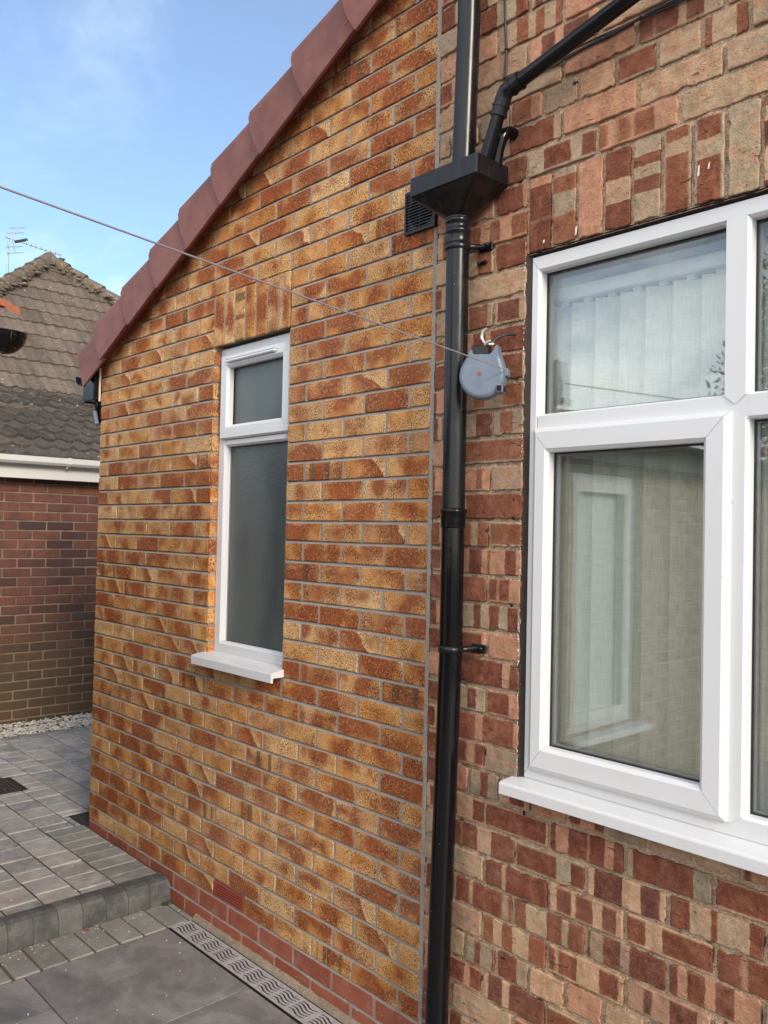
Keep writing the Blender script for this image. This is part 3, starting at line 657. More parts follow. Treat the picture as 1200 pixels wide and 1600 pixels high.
q.build('mortar_holes', M['hole'], old, recalc=False, kind='stuff')
# big window
YF = .015
bf = MB(); FX0, FX1, FZ0, FZ1 = 2.812, 4.925, .852, 2.337
MUL = [(3.385, 3.447), (4.29, 4.352)]; TR = (1.822, 1.884); e = .0009
rect_frame(bf, FX0, FX1, FZ0, FZ1, .036, YF, .085, 0, .006, (.034, .034, .050, .042))
YM = YF-.0014
def mull(z0, z1, a, b, pz0, pz1):    # mullion length with pointed ends, butting the transoms
    c = (a+b)/2; pf = [(a, .085), (a, YF+.010), (a+.006, YM), (b-.006, YM), (b, YF+.010), (b, .085)]
    vs = []
    def lv(z, px, s): return z+s*(1-abs(px-c)/((b-a)/2))
    row0 = [(p, y, lv(z0, p, -pz0)) for p, y in pf]; row1 = [(p, y, lv(z1, p, pz1)) for p, y in pf]
    m0 = (c, YM, z0-pz0); m1 = (c, YM, z1+pz1)
    vs = row0+row1+[m0, m1]
    bf.add(vs, [(0, 1, 7, 6), (1, 2, 8, 7), (3, 4, 10, 9), (4, 5, 11, 10), (2, 12, 13, 8), (12, 3, 9, 13)])
for a, b in MUL:
    mull(FZ0+.050, TR[0], a, b, .022, .026); mull(TR[1], FZ1-.042, a, b, .026, .022)
for a, b in ((FX0+.034, MUL[0][0]), (MUL[0][1], MUL[1][0]), (MUL[1][1], FX1-.034)):
    bar(bf, 'x', a, b, TR[0], TR[1], YF+.0006, .085, .006, .006, (0, 0, 0, 0))
    # pointed nodes where transom meets mullion
for a, b in MUL: bf.box(a, b, YF+.0009, .085, TR[0]-.0, TR[1])
big = bf.build('casement_window', M['pvc'], old, label='wide white casement window with vertical blinds behind its panes')
gl = M['glass']; g2 = M['glass2']
P_ = []
for a, b in ((FX0+.034, MUL[0][0]), (MUL[0][1], MUL[1][0]), (MUL[1][1], FX1-.034)): P_.append((a, b, TR[1], FZ1-.042, .052))
P_.append((MUL[0][1], MUL[1][0], FZ0+.050, TR[0], .052))
sashes = [(2.842, 3.411), (4.326, 4.895)]
for a, b in sashes:
    ss = MB(); rect_frame(ss, a, b, .882, 1.842, .05, -.006, .045, .013, .010, (.054, .065, .070, .070)); sh = ss.build('sash', M['pvc'], big)
    P_.append((a+.054, b-.065, .952, 1.772, .030))
for a, b, c_, d, y in P_:
    pane(big, a, b, c_, d, y, gl, e=.006); pane(big, a, b, c_, d, y+.020, g2, 'inner_pane', e=.006); gasket(big, a, b, c_, d, y, .0045); spacer(big, a+.001, b-.001, c_+.001, d-.001, y+.005)
sb = MB(); prof = [(.10, .80), (.10, .852), (.022, .8515), (-.052, .8445), (-.0565, .842), (-.058, .838), (-.058, .812), (-.046, .809), (-.044, .826), (.02, .828), (.02, .80)]
prof = [(.08, .829), (.08, .852), (.022, .8515), (-.052, .8445), (-.0565, .842), (-.058, .838), (-.058, .812), (-.046, .809), (-.044, .829)]
sb.prism(prof, 2.788, 4.95, 'x'); sb.build('sill', M['pvc'], big)
# blinds and the room behind
bl = thing('vertical_blinds', 'cream fabric vertical blinds hanging behind the big white window', 'blinds', (3.8, .16, 2.3))
hr = MB(); hr.box(2.80, 4.94, .135, .175, 2.235, 2.275, .004); hr.build('headrail', M['rail'], bl)
sx = 2.835
while sx < 4.92:
    s_ = MB(); an = rd(31+U(-3, 3)); hw = .0475; vs = []; fs = []
    for i in range(7):
        t = -1+i/3; cu_ = .0025*(1-t*t)
        x = sx+t*hw*math.cos(an); y = .158+t*hw*math.sin(an)-cu_
        for z in (.80, 2.222): vs.append((x, y+U(-.0005, .0005), z))
    s_.add(vs, [(2*i, 2*i+2, 2*i+3, 2*i+1) for i in range(6)], smooth=True)
    s_.box(sx-.012, sx+.012, .152, .164, 2.222, 2.236)
    s_.build('slat', M['blind'], bl, recalc=False); sx += .0795
rm = MB(); rm.box(2.5, 5.5, 3.2, 3.25, -.3, 2.8); rm.box(2.45, 2.5, .26, 3.25, -.3, 2.8); rm.box(5.5, 5.55, .26, 3.25, -.3, 2.8); rm.box(2.5, 5.5, .26, 3.2, 2.75, 2.8); rm.box(2.5, 5.5, .26, 3.2, -.3, -.25)
rm.build('room_walls', M['room'], old)
# inner sill board
isb = MB(); isb.box(2.79, 4.95, .10, .30, .79, .81); isb.build('window_board', M['pvc'], old)

# small black extractor vent on the extension wall
ev = MB(); a0, a1, b0_, b1 = 2.312, 2.450, 2.520, 2.660
ev.box(a0, a0+.007, -.014, .0, b0_, b1); ev.box(a1-.007, a1, -.014, .0, b0_, b1); ev.box(a0+.007, a1-.007, -.014, .0, b0_, b0_+.008); ev.box(a0+.007, a1-.007, -.014, .0, b1-.008, b1)
for i in range(13):
    z = b0_+.012+i*.0097; ev.box(a0+.008, a1-.008, -.012, -.005, z, z+.0032)
ev.box((a0+a1)/2-.001, (a0+a1)/2+.001, -.0128, -.006, b0_+.008, b1-.008)
vent = thing('extractor_vent', 'small square black louvred vent grille half hidden under the rainwater hopper', 'vent', (2.38, 0, 2.59))
ev.build('grille', M['blk2'], vent)
vb = MB(); cxv, czv = (a0+a1)/2, (b0_+b1)/2; ringp = [(cxv+.056*math.cos(t), czv+.056*math.sin(t)) for t in [2*math.pi*i/24 for i in range(24)]]
vb.add([(x, -.0035, z) for x, z in ringp], [tuple(range(24))]); vb.build('duct_opening', M['hole'], vent)
v2 = MB(); v2.add([(a0+.004, -.0028, b0_+.004), (a1-.004, -.0028, b0_+.004), (a1-.004, -.0028, b1-.004), (a0+.004, -.0028, b1-.004)], [(0, 1, 2, 3)]); v2.build('back_plate', M['steel'], vent)

# ================================================================ RAINWATER PIPE, HOPPER
PX = lambda z: 2.603 if z > 1.2 else 2.603-(1.2-z)*.026
PY = -.066
pipe = thing('rainwater_pipe', 'tall black round downpipe running down the wall beside the joint of old and new brick', 'drainpipe', (2.60, PY, ZL))
pm = MB(); pts = [(PX(z), PY, z) for z in (ZL, .2, .6, .9, 1.2, 1.4, 1.57)]; pm.tube(pts, .0345, 28); pm.build('lower_pipe', M['blk'], pipe)
pm = MB(); pm.tube([(2.603, PY, 1.57), (2.602, PY, 2.0), (2.600, PY, 2.43)], .0345, 28); pm.build('middle_pipe', M['blk2'], pipe)
pm = MB(); pm.tube([(2.620, PY-.005, 2.60), (2.632, PY-.005, 3.05), (2.64, PY-.005, 4.4)], .0345, 28); pm.build('upper_pipe', M['blk2'], pipe)
cl_ = MB(); R = .0345
cl_.lathe(PX(1.58), PY, [(R, 1.555), (R+.003, 1.556), (R+.0035, 1.562), (R+.0035, 1.600), (R+.006, 1.602), (R+.006, 1.609), (R+.003, 1.612), (R, 1.614)]); cl_.build('collar', M['blk'], pipe)
c2 = MB(); c2.lathe(2.600, PY, [(R, 2.388), (R+.004, 2.389), (R+.0055, 2.394), (R+.0055, 2.402), (R+.003, 2.405), (R+.003, 2.438), (R+.0055, 2.441), (R+.0055, 2.449), (R+.001, 2.453), (R+.001, 2.468), (R+.005, 2.471), (R+.005, 2.479), (R+.002, 2.484), (R-.002, 2.49)]); c2.build('collar', M['blk2'], pipe)
def clip(z, x, dz=.012):
    cm = MB(); cm.lathe(x, PY, [(R+.0005, z-.010), (R+.0035, z-.010), (R+.0035, z+.010), (R+.0005, z+.010)])
    # lug reaching to the wall on the right
    for p in ([(x+.030, PY+.018, z), (x+.048, -.012, z+.003), (x+.072, -.009, z+.004)],): cm.tube(p, [.0085, .0085, .0105], 10)
    cm.ball((x+.074, -.016, z+.004), .0075, 10, 6)
    cm.box(x+.030, x+.085, -.008, .0, z-.011, z+.015, .003)
    return cm.build('clip', M['blk2'], pipe)
clip(1.196, PX(1.196)); clip(2.400, 2.600)
lw = MB(); lw.box(2.628, 2.664, -.012, .0, 2.352, 2.362, .003); lw.ball((2.640, -.014, 2.357), .006); lw.ball((2.661, -.012, 2.360), .004); lw.build('screw_tab', M['blk2'], pipe)
hop = thing('rainwater_hopper', 'square black plastic hopper head on the wall where three pipes empty in', 'hopper', (2.609, -.08, 2.5))
hm = MB(); hx0, hx1, hy0, hy1 = 2.474, 2.744, -.152, -.006; hz0, hz1 = 2.560, 2.618
def ring(x0, x1, y0, y1, z, r):
    o = []
    for cx, cy, s in ((x0+r, y0+r, math.pi), (x1-r, y0+r, 1.5*math.pi), (x1-r, y1-r, 0), (x0+r, y1-r, .5*math.pi)):
        for i in range(4): t = s+math.pi/2*i/3; o.append((cx+r*math.cos(t), cy+r*math.sin(t), z))
    return o
rings = [ring(hx0+.004, hx1-.004, hy0+.004, hy1-.001, hz1-.05, .006), ring(hx0+.004, hx1-.004, hy0+.004, hy1-.001, hz1, .006), ring(hx0, hx1, hy0, hy1, hz1, .008), ring(hx0, hx1, hy0, hy1, hz0+.003, .008), ring(hx0+.003, hx1-.003, hy0+.003, hy1, hz0, .006)]
cxh = 2.600
low = [(cxh+.037*math.cos(t), PY+.037*math.sin(t), 2.487) for t in [math.pi+2*math.pi*(i+.5)/16-.0 for i in range(16)]]
rings += [low, [(x, y, 2.478) for x, y, z in low]]
vs = [p for r_ in rings for p in r_]; hm.add(vs, [(a*16+i, a*16+(i+1) % 16, (a+1)*16+(i+1) % 16, (a+1)*16+i) for a in range(len(rings)-1) for i in range(16)])
hm.add(rings[0], [tuple(range(16))])
hm.build('hopper_body', M['blk2'], hop, recalc='weld')
# faint raised maker's lettering on the sloping front, one long line under it
nrm = None
p0 = Vector((hx0, hy0+.003, hz0)); p1 = Vector((hx1, hy0+.003, hz0)); pc = Vector((cxh, PY-.037, 2.487))
ex = (p1-p0).normalized(); ey = (p0-pc); ey = (ey-ex*ey.dot(ex)).normalized(); ez = ex.cross(ey)
if ez.y > 0: ez = -ez
tc = bpy.data.curves.new('lettering', 'FONT'); tc.body = 'MARLEY'; tc.size = .016; tc.extrude = .0011; tc.align_x = 'CENTER'; tc.space_character = 1.1
to = bpy.data.objects.new('lettering_curve', tc); C.objects.link(to)
orig = (p0+p1)/2-ey*.030-ex*.012+ez*.0006
to.matrix_world = Matrix(((ex.x, ey.x, ez.x, orig.x), (ex.y, ey.y, ez.y, orig.y), (ex.z, ey.z, ez.z, orig.z), (0, 0, 0, 1)))
bpy.context.view_layer.update(); dg = bpy.context.evaluated_depsgraph_get(); me = bpy.data.meshes.new_from_object(to.evaluated_get(dg)); me.transform(to.matrix_world)
lo = bpy.data.objects.new('lettering', me); C.objects.link(lo); me.materials.clear(); me.materials.append(M['blk2']); lo.parent = hop; lo.matrix_parent_inverse = Matrix.Translation(hop.location).inverted(); bpy.data.objects.remove(to)
ul = MB(); c0_ = orig-ey*.008
ul.add([c0_+ex*a+ey*b+ez*c_ for c_ in (-.0005, .001) for a, b in ((-.04, 0), (.04, 0), (.04, .0012), (-.04, .0012))], [(0, 1, 2, 3), (4, 5, 6, 7), (0, 1, 5, 4), (2, 3, 7, 6), (1, 2, 6, 5), (0, 3, 7, 4)]); ul.build('raised_line', M['blk2'], hop)
# diagonal branch pipe
br = thing('branch_pipe', 'slanting black waste pipe with an elbow coming down from the upper right into the hopper', 'drainpipe', (2.72, -.08, 2.6))
e0 = Vector((2.786, -.078, 2.803)); e1 = Vector((3.16, -.075, 2.893)); dr = (e1-e0).normalized(); far = e0+dr*1.6
b1_ = MB(); b1_.tube([e0+dr*.02, far], .0205, 20); b1_.build('long_pipe', M['blk'], br)
b2 = MB(); lowp = Vector((2.705, -.080, 2.595)); eb = Vector((2.772, -.079, 2.775)); b2.tube([lowp, eb], .0195, 20); b2.build('short_pipe', M['blk'], br)
b3 = MB(); d2 = (eb-lowp).normalized()
b3.tube([eb-d2*.035, eb-d2*.010, eb+d2*.008, e0+dr*.0, e0+dr*.022, e0+dr*.05], [.0235]*6, 20)
for p, d in ((eb-d2*.035, d2), (eb-d2*.010, d2), (e0+dr*.05, dr), (e0+dr*.022, dr)): b3.tube([p-d*.003, p+d*.003], .0262, 20)
b3.build('elbow', M['blk2'], br)
ov = thing('overflow_pipe', 'short curved black overflow pipe bending out of the brickwork into the hopper', 'pipe', (2.745, -.03, 2.7))
o1 = MB(); o1.tube([(2.752, .01, 2.716), (2.752, -.020, 2.716), (2.749, -.036, 2.708), (2.743, -.044, 2.690), (2.735, -.047, 2.660), (2.727, -.049, 2.605)], .0175, 16); o1.build('bent_tube', M['blk'], ov)
# cables
def cable(name, label, paths, r, clips=()):
    th = thing(name, label, 'cable', paths[0][0]); q = MB()
    for p in paths: q.tube(p, r, 8)
    q.build('cable_run', M['cable'], th)
    for c_ in clips:
        k_ = MB(); k_.box(c_[0]-.006, c_[0]+.006, -.010, -.0, c_[2]-.003, c_[2]+.003, .0015); k_.ball((c_[0], -.011, c_[2]), .0022, 8, 5); k_.build('cable_clip', M['cable'], th)
def wob(pts, amp=.003, n=14):
    o = []
    for i in range(len(pts)-1):
        for j in range(n):
            t = j/n; p = [pts[i][c_]*(1-t)+pts[i+1][c_]*t for c_ in range(3)]
            q = mn.noise(Vector((p[0]*9, p[2]*9, amp*900))); o.append((p[0]+amp*q, p[1], p[2]+amp*q*1.3))
    o.append(pts[-1]); return o
cable('wall_cable', 'thin black twin cable clipped vertically up the old brickwork right of the downpipe', [wob([(2.712, -.004, 3.5), (2.712, -.004, 3.13), (2.722, -.006, 2.98), (2.717, -.005, 2.90), (2.735, -.005, 2.885)]), wob([(2.720, -.004, 3.5), (2.718, -.004, 3.13), (2.724, -.006, 2.98), (2.722, -.005, 2.895)], .004)], .0026, [(2.724, 0, 2.98), (2.721, 0, 2.895), (2.713, 0, 3.15)])
cable('slanting_cables', 'bundle of thin black cables sagging up to the right beneath the slanting pipe', [wob([(2.735, -.006, 2.885), (2.80, -.006, 2.872), (2.909, -.006, 2.872), (3.053, -.006, 2.875), (3.16, -.006, 2.882), (3.30, -.006, 2.878), (3.8, -.006, 2.93)]), wob([(2.78, -.006, 2.866), (2.909, -.006, 2.865), (3.053, -.006, 2.869), (3.16, -.006, 2.876), (3.30, -.006, 2.873), (3.8, -.006, 2.92)], .005), wob([(2.80, -.010, 2.880), (2.93, -.010, 2.882), (3.06, -.006, 2.881), (3.3, -.006, 2.884), (3.8, -.006, 2.94)], .003)], .0028, [(3.05, 0, 2.874), (3.17, 0, 2.88)])

# ================================================================ WASHING LINE REEL
rl = thing('washing_line_reel', 'blue grey plastic retractable washing line reel hanging from a wall hook beside the downpipe', 'washing line', (2.74, -.1, 2.05))
def rotz(mb, a=rd(26), cx=2.737, cy=-.100):
    mb.v = [(cx+(x-cx)*math.cos(a)-(y-cy)*math.sin(a), cy+(x-cx)*math.sin(a)+(y-cy)*math.cos(a), z) for x, y, z in mb.v]; return mb
rb = MB(); rcx, rcz, rr_ = 2.737, 1.990, .067
rot = rd(-6); R_ = lambda x, z: (rcx+x*math.cos(rot)-z*math.sin(rot), rcz+x*math.sin(rot)+z*math.cos(rot))
outl = [(rr_*math.cos(t), rr_*math.sin(t)) for t in [rd(-205+230*i/30) for i in range(31)]]
outl += [(.052, .050), (.042, .070), (.037, .088), (.032, .088), (.026, .072), (.018, .061), (.004, .060), (-.010, .060), (-.024, .058), (-.031, .060), (-.035, .070), (-.040, .070), (-.045, .060), (-.055, .042)]
n = len(outl)
def rg(ins, y):
    o = []
    for i in range(n):
        p, q = outl[i-1], outl[(i+1) % n]; tx_, tz_ = q[0]-p[0], q[1]-p[1]; l = math.hypot(tx_, tz_); nx, nz = tz_/l, -tx_/l
        k_ = ins if outl[i][1] < .055 else min(ins, .0015)
        X_, Z_ = R_(outl[i][0]-nx*k_, outl[i][1]-nz*k_); o.append((X_, y, Z_))
    return o
L_ = [rg(.011, -.1205), rg(.005, -.119), rg(.0018, -.115), rg(0, -.108), rg(0, -.097), rg(.0022, -.096), rg(.0022, -.094), rg(0, -.093), rg(0, -.080), rg(.005, -.074)]
vs = [p for r_ in L_ for p in r_]
rb.add(vs, [(a*n+i, a*n+(i+1) % n, (a+1)*n+(i+1) % n, (a+1)*n+i) for a in range(len(L_)-1) for i in range(n)], smooth=True)
rb.add(L_[0], [tuple(range(n))]); rb.add(L_[-1], [tuple(range(n))])
rotz(rb).build('casing', M['reel'], rl)
bx_ = MB(); bx_.box(2.704, 2.757, -.112, -.082, 2.045, 2.076, .002); rotz(bx_).build('bracket_plate', M['blk2'], rl)
rk = MB(); rk.tube([(2.733, -.1225, 1.994), (2.733, -.117, 1.994)], .0055, 12); rotz(rk).build('rivet', M['rust'], rl)
rw = MB(); rw.box(2.780, 2.801, -.124, -.080, 1.938, 1.961, .003); rotz(rw).build('line_guide', M['reel'], rl); rw = MB(); rw.box(2.792, 2.812, -.112, -.080, 1.985, 2.008, .002); rotz(rw).build('line_guide', M['reel'], rl)
r3 = MB(); r3.box(2.784, 2.7975, -.1255, -.1225, 1.942, 1.957); r3.box(2.8005, 2.8025, -.118, -.090, 1.942, 1.957); rotz(r3).build('outlet_slot', M['hole'], rl)
hk = MB(); hk.tube([(2.772, .0, 2.122), (2.765, -.030, 2.118), (2.755, -.060, 2.105), (2.748, -.078, 2.085), (2.742, -.090, 2.062), (2.745, -.100, 2.058)], .0045, 10); hk.build('wall_hook', M['iron'], rl)
h2 = MB(); h2.tube([(2.762, -.085, 2.080), (2.752, -.098, 2.078), (2.742, -.104, 2.085), (2.734, -.105, 2.10), (2.738, -.104, 2.118), (2.750, -.100, 2.124)], .0048, 10); h2.build('hanging_bracket', M['zinc'], rl); h2 = MB(); h2.tube([(2.752, -.11, 2.075), (2.765, -.112, 2.083), (2.772, -.108, 2.084)], .0045, 8); h2.build('bracket_tongue', M['zinc'], rl)
ln = MB(); s0 = Vector((2.812, -.086, 2.000)); s1 = Vector((2.99, -1.51, 2.020)); dd = (s1-s0); pts = []
far_ = s0+dd*4.2
for i in range(41):
    t = i/40; p = s0.lerp(far_, t); p.z += .10*t; p.z -= .09*4*t*(1-t)*0.0; pts.append(p)
ln.tube(pts, .0019, 8); ln.build('washing_line', M['cord'], rl)
po = thing('washing_post', 'timber post holding the far end of the washing line', 'post', (pts[-1].x, pts[-1].y-.05, ZL))
pp = MB(); pp.box(pts[-1].x-.04, pts[-1].x+.04, pts[-1].y-.09, pts[-1].y-.01, ZL, 2.6, .006); pp.build('post', M['wood'], po)

# ================================================================ GROUND
def setts(mb, x0, x1, y0, y1, zt, th=.05, g=.0045, bev=.004, jit=.0015, rnd=None):
    a, b = x0+g/2+U(0, jit), x1-g/2-U(0, jit); c_, d = y0+g/2+U(0, jit), y1-g/2-U(0, jit)
    if b-a < .015 or d-c_ < .015: return
    mb.box(a, b, c_, d, zt-th, zt+U(-.0015, .0012), bev, rnd=rnd or (random.random(), random.random(), random.random(), 1))
gr = MB(); gr.box(-60, 60, -60, 60, -.42, -.40); gr.build('ground', M['soil'], None, kind='structure')
jb = MB(); jb.box(-2.6, .80, -4.0, 4.0, ZU-.06, ZU-.006); jb.build('paving_bed', M['sandj'], None, kind='structure')
up = MB(); G1 = (-1.16, -.83, -.315, -.005); G2 = (-.235, -.045, -.012, .17); G3 = (.60, .775, -.905, -.715)
def clash(x0, x1, y0, y1):
    for G in (G1, G2, G3):
        if x0 < G[1]-.01 and x1 > G[0]+.01 and y0 < G[3]-.01 and y1 > G[2]+.01: return G
    return None
def lay(x0, x1, y0, y1):
    G = clash(x0, x1, y0, y1)
    if not G: setts(up, x0, x1, y0, y1, ZU, bev=.005, jit=.002); return
    # trim round the grating
    if x0 < G[0]: setts(up, x0, G[0], y0, y1, ZU)
    if x1 > G[1]: setts(up, G[1], x1, y0, y1, ZU)
    a, b = max(x0, G[0]), min(x1, G[1])
    if y0 < G[2]: setts(up, a, b, y0, G[2], ZU)
    if y1 > G[3]: setts(up, a, b, G[3], y1, ZU)
rows = []; y = -.205
while y > -4.0: rows.append((y-.158, y)); y -= .158
y = -.205
while y < 3.6: rows.append((y, y+.158)); y += .158
for (a, b) in rows:
    xr = .775 if b < -.1 else (-.06 if a < .0 else -.008)
    x = -2.07-U(0, .1)
    while x < xr-.02:
        L = random.choice((.118, .158, .158, .158, .238)); x2 = min(x+L, xr)
        if x2-x > .03: lay(x, x2, a, b)
        x = x2
# dark border next to the chippings
y = -4.0
while y < 3.6: setts(up, -2.17, -2.068, y, y+.2, ZU, rnd=(.0, random.random(), .3, 1)); y += .2
up.build('upper_paving', M['tegula'], None, kind='structure')
bd = MB(); x = -.055
while x < .77: setts(bd, x, x+.104, -.203, -.006, ZU, jit=.002); x += .104
y = -4.0; x = 0
while y < -.03:
    y2 = min(y+.1045, -.03); setts(bd, .878+.05*y*0, 1.098, y, y2, ZL, jit=.003, g=.007); y = y2
setts(bd, .885, .985, -.028, -.002, ZL); setts(bd, .99, 1.09, -.028, -.002, ZL)
bd.build('block_borders', M['block'], None, kind='structure')
kb = MB(); y = -.004
while y > -4.0:
    y2 = y-.1005; off = .018*(y2+.5)/1.0 if y2 > -1.5 else -.018
    g_ = .0009; prof = []
    R0 = .048; xf = .876+off*.6; xb = .775+off*.3; zt = ZU+.004+U(-.001, .001)
    prof = [(xb, ZL-.05), (xb, zt)]+[(xf-R0+R0*math.sin(t), zt-R0+R0*math.cos(t)) for t in [math.pi/2*i/3 for i in range(4)]]+[(xf+.002, ZL-.05)]
    kb.prism(prof, y-g_, y2+g_, 'y', rnd=(random.random(), random.random(), random.random(), 1)); y = y2
kb.build('kerb', M['kerb'], None, kind='structure')
lb = MB(); lb.box(.80, 9, -9, .0, -.39, ZL-.007); lb.build('patio_bed', M['grout'], None, kind='structure')
sb_ = MB(); DY0, DY1 = -.132, -.024
def slab(x0, x1, y0, y1): sb_.box(x0+.0025, x1-.0025, y0+.0025, y1-.0025, ZL-.03, ZL+U(-.0006, .0006), .0012, rnd=(random.random(), random.random(), random.random(), 1))
yy = [(-.727, DY0-.004), (-1.33, -.727), (-1.933, -1.33), (-2.536, -1.933), (-3.139, -2.536), (-3.742, -3.139), (-4.345, -3.742)]
for i, (a, b) in enumerate(yy):
    x = 1.105; first = True
    while x < 8:
        L = .281 if (first and i % 2) else .603; slab(x, x+L, a, b); x += L; first = False
sb_.build('patio_slabs', M['slab'], None, kind='structure')
ha = MB(); n = 260; vs = []
for i in range(n+1):
    x = 1.092+4.5*i/n; q = mn.noise(Vector((x*22, 0, 0))); q2 = mn.noise(Vector((x*55, 4, 0)))
    vs += [(x, DY1+.004+.002*q2, ZL-.006), (x, -.016+.002*q, ZL+.004+.003*q2), (x, -.006+.002*q2, ZL+.013+.005*q), (x, .006, ZL+.024+.006*q)]
ha.add(vs, [(4*i+c_, 4*i+c_+1, 4*i+c_+5, 4*i+c_+4) for i in range(n) for c_ in range(3)], smooth=True); ha.build('mortar_haunching', M['haunch'], None, kind='structure')
# linear drain with wavy slots
dr_ = thing('channel_drain', 'narrow galvanised channel drain grating with wavy slots along the foot of the orange wall', 'drain', (1.1, -.08, ZL))
ch = MB(); ch.box(1.10, 5.0, DY0-.001, DY0+.0035, ZL-.05, ZL-.0005); ch.box(1.10, 5.0, DY1-.0035, DY1+.001, ZL-.05, ZL-.0005); ch.box(1.10, 5.0, DY0+.0035, DY1-.0035, ZL-.055, ZL-.05); ch.build('channel', M['hole'], dr_)
gx = 1.104; unit = 0
while gx < 3.2:
    gm = MB(); ng = 4 if unit == 0 else 5; L = .0995*ng; zt = ZL+.0015; zb = ZL-.0002; y0, y1 = DY0+.005, DY1-.005
    gm.box(gx, gx+L, y0, y0+.012, zb, zt, .0008); gm.box(gx, gx+L, y1-.012, y1, zb, zt, .0008); gm.box(gx, gx+.010, y0+.012, y1-.012, zb, zt); gm.box(gx+L-.010, gx+L, y0+.012, y1-.012, zb, zt)
    gl_ = (L-.020)/ng; yi0, yi1 = y0+.012, y1-.012
    for j in range(ng):
        a = gx+.010+gl_*j; b = a+gl_
        if j < ng-1: gm.box(b-.0045, b+.0045, yi0, yi1, zb, zt-.0003)
        nr = 5; pit = (yi1-yi0)/nr; unit += 0
        for r_ in range(nr+1):
            vs = []; ns = 10; hw = pit*.27 if 0 < r_ < nr else pit*.25
            for i in range(ns+1):
                t = i/ns; x = a+.0045*(j > 0)+(gl_-.0045*(j > 0)-.0045*(j < ng-1))*t; yc = yi0+pit*r_+pit*.42*math.sin(2*math.pi*t+.3)
                yl, yh = max(yi0-.001, yc-hw), min(yi1+.001, yc+hw)
                vs += [(x, yl, zt-.0002), (x, yh, zt-.0002), (x, yl, zb), (x, yh, zb)]
            gm.add(vs, [q for i in range(ns) for q in ((4*i, 4*i+4, 4*i+5, 4*i+1), (4*i, 4*i+2, 4*i+6, 4*i+4), (4*i+1, 4*i+5, 4*i+7, 4*i+3))])
    gm.build('grating', M['steel'], dr_); gx += L+.002; unit += 1
def gully(G, name, label, bars_y=True, n=9):
    th = thing(name, label, 'drain cover', ((G[0]+G[1])/2, (G[2]+G[3])/2, ZU), 'black gully grates set in the raised paving'); q = MB(); z = ZU-.002; w_ = .014
    q.box(G[0], G[0]+w_, G[2], G[3], z-.02, z, .002); q.box(G[1]-w_, G[1], G[2], G[3], z-.02, z, .002); q.box(G[0]+w_, G[1]-w_, G[2], G[2]+w_, z-.02, z, .002); q.box(G[0]+w_, G[1]-w_, G[3]-w_, G[3], z-.02, z, .002); q.build('frame', M['iron'], th)
    bb = MB()
    for i in range(n):
        y = G[2]+w_+(G[3]-G[2]-2*w_)*(i+.5)/n; bb.box(G[0]+w_, G[1]-w_, y-.005, y+.005, z-.014, z-.003, .001)
    bb.build('bars', M['iron'], th); h = MB(); h.box(G[0]+.002, G[1]-.002, G[2]+.002, G[3]-.002, ZU-.05, ZU-.022); h.build('pit', M['hole'], th)
gully(G1, 'gully_grate', 'large black ribbed gully grate set in the upper paving', n=12); gully(G2, 'gully_grate', 'small black gully grate tucked behind the corner of the orange wall', n=7); gully(G3, 'gully_grate', 'black gully grate beside the kerb at the left edge of the raised paving', n=7)
# a couple of dead leaves
for nm, (x, y), lb_ in (('dead_leaf', (.905, -.40), 'small reddish dead leaf lying at the foot of the kerb'),):
    q = MB(); vs = [(x+.014*math.cos(t)*(1-.3*math.cos(2*t)), y+.011*math.sin(t), ZL+.004+.005*math.cos(2*t)) for t in [2*math.pi*i/12 for i in range(12)]]
    q.add(vs+[(v[0], v[1], v[2]-.001) for v in vs], [tuple(range(12)), tuple(range(12, 24))]+[(i, (i+1) % 12, 12+(i+1) % 12, 12+i) for i in range(12)]); o = q.build(nm, M['rust'], None); tag(o, lb_, 'leaf')
q = MB()
for i in range(420):
    up_s = random.random() < .55
    x, y, zg = (U(-1.9, .80), U(-1.6, -.02), ZU) if up_s else (U(.88, 2.4), U(-1.6, -.14), ZL)
    if not up_s and random.random() < .5: x = .885+abs(random.gauss(0, .06)); 
    r_ = U(.0015, .0042); q.ball((x, y, zg+r_*.3), r_, 5, 3, (U(.7, 1.4), U(.7, 1.4), .6))
tag(q.build('grit', M['stone'], None, recalc=False), kind='stuff', label='loose pale grit scattered over the paving', cat='grit')
# moss tuft where kerb meets wall
q = MB()
for i in range(60):
    x, y = .885+U(-.012, .02), -.02+U(-.03, .012); r_ = U(.003, .006); q.ball((x, y, ZL+.002), r_, 6, 4)
tag(q.build('moss_patch', M['leaf'], None, recalc=False), kind='stuff', label='tiny green moss patch where the kerb meets the wall', cat='moss')
# chippings
st = MB()
for i in range(5200):
    x = U(-2.52, -2.175); y = U(-.9, 2.4); r_ = U(.008, .017); z = ZU-.012+U(0, .02)+(.012 if x < -2.4 else 0)
    rn = (random.random(), random.random(), random.random(), 1); vs = []
    ax, ay, az = U(.7, 1.3), U(.7, 1.3), U(.5, .8); th = U(0, 6.28)
    for vx, vy, vz in ((1, 0, 0), (.3, .9, 0), (-.8, .5, 0), (-.8, -.5, .1), (.4, -.9, 0), (.2, .1, 1), (-.1, 0, -1)):
        px, py, pz = vx*ax*U(.85, 1.15), vy*ay*U(.85, 1.15), vz*az*U(.8, 1.2); vs.append((x+r_*(px*math.cos(th)-py*math.sin(th)), y+r_*(px*math.sin(th)+py*math.cos(th)), z+r_*pz))
    st.add(vs, [(0, 1, 5), (1, 2, 5), (2, 3, 5), (3, 4, 5), (4, 0, 5), (1, 0, 6), (2, 1, 6), (3, 2, 6), (4, 3, 6), (0, 4, 6)], rnd=rn)
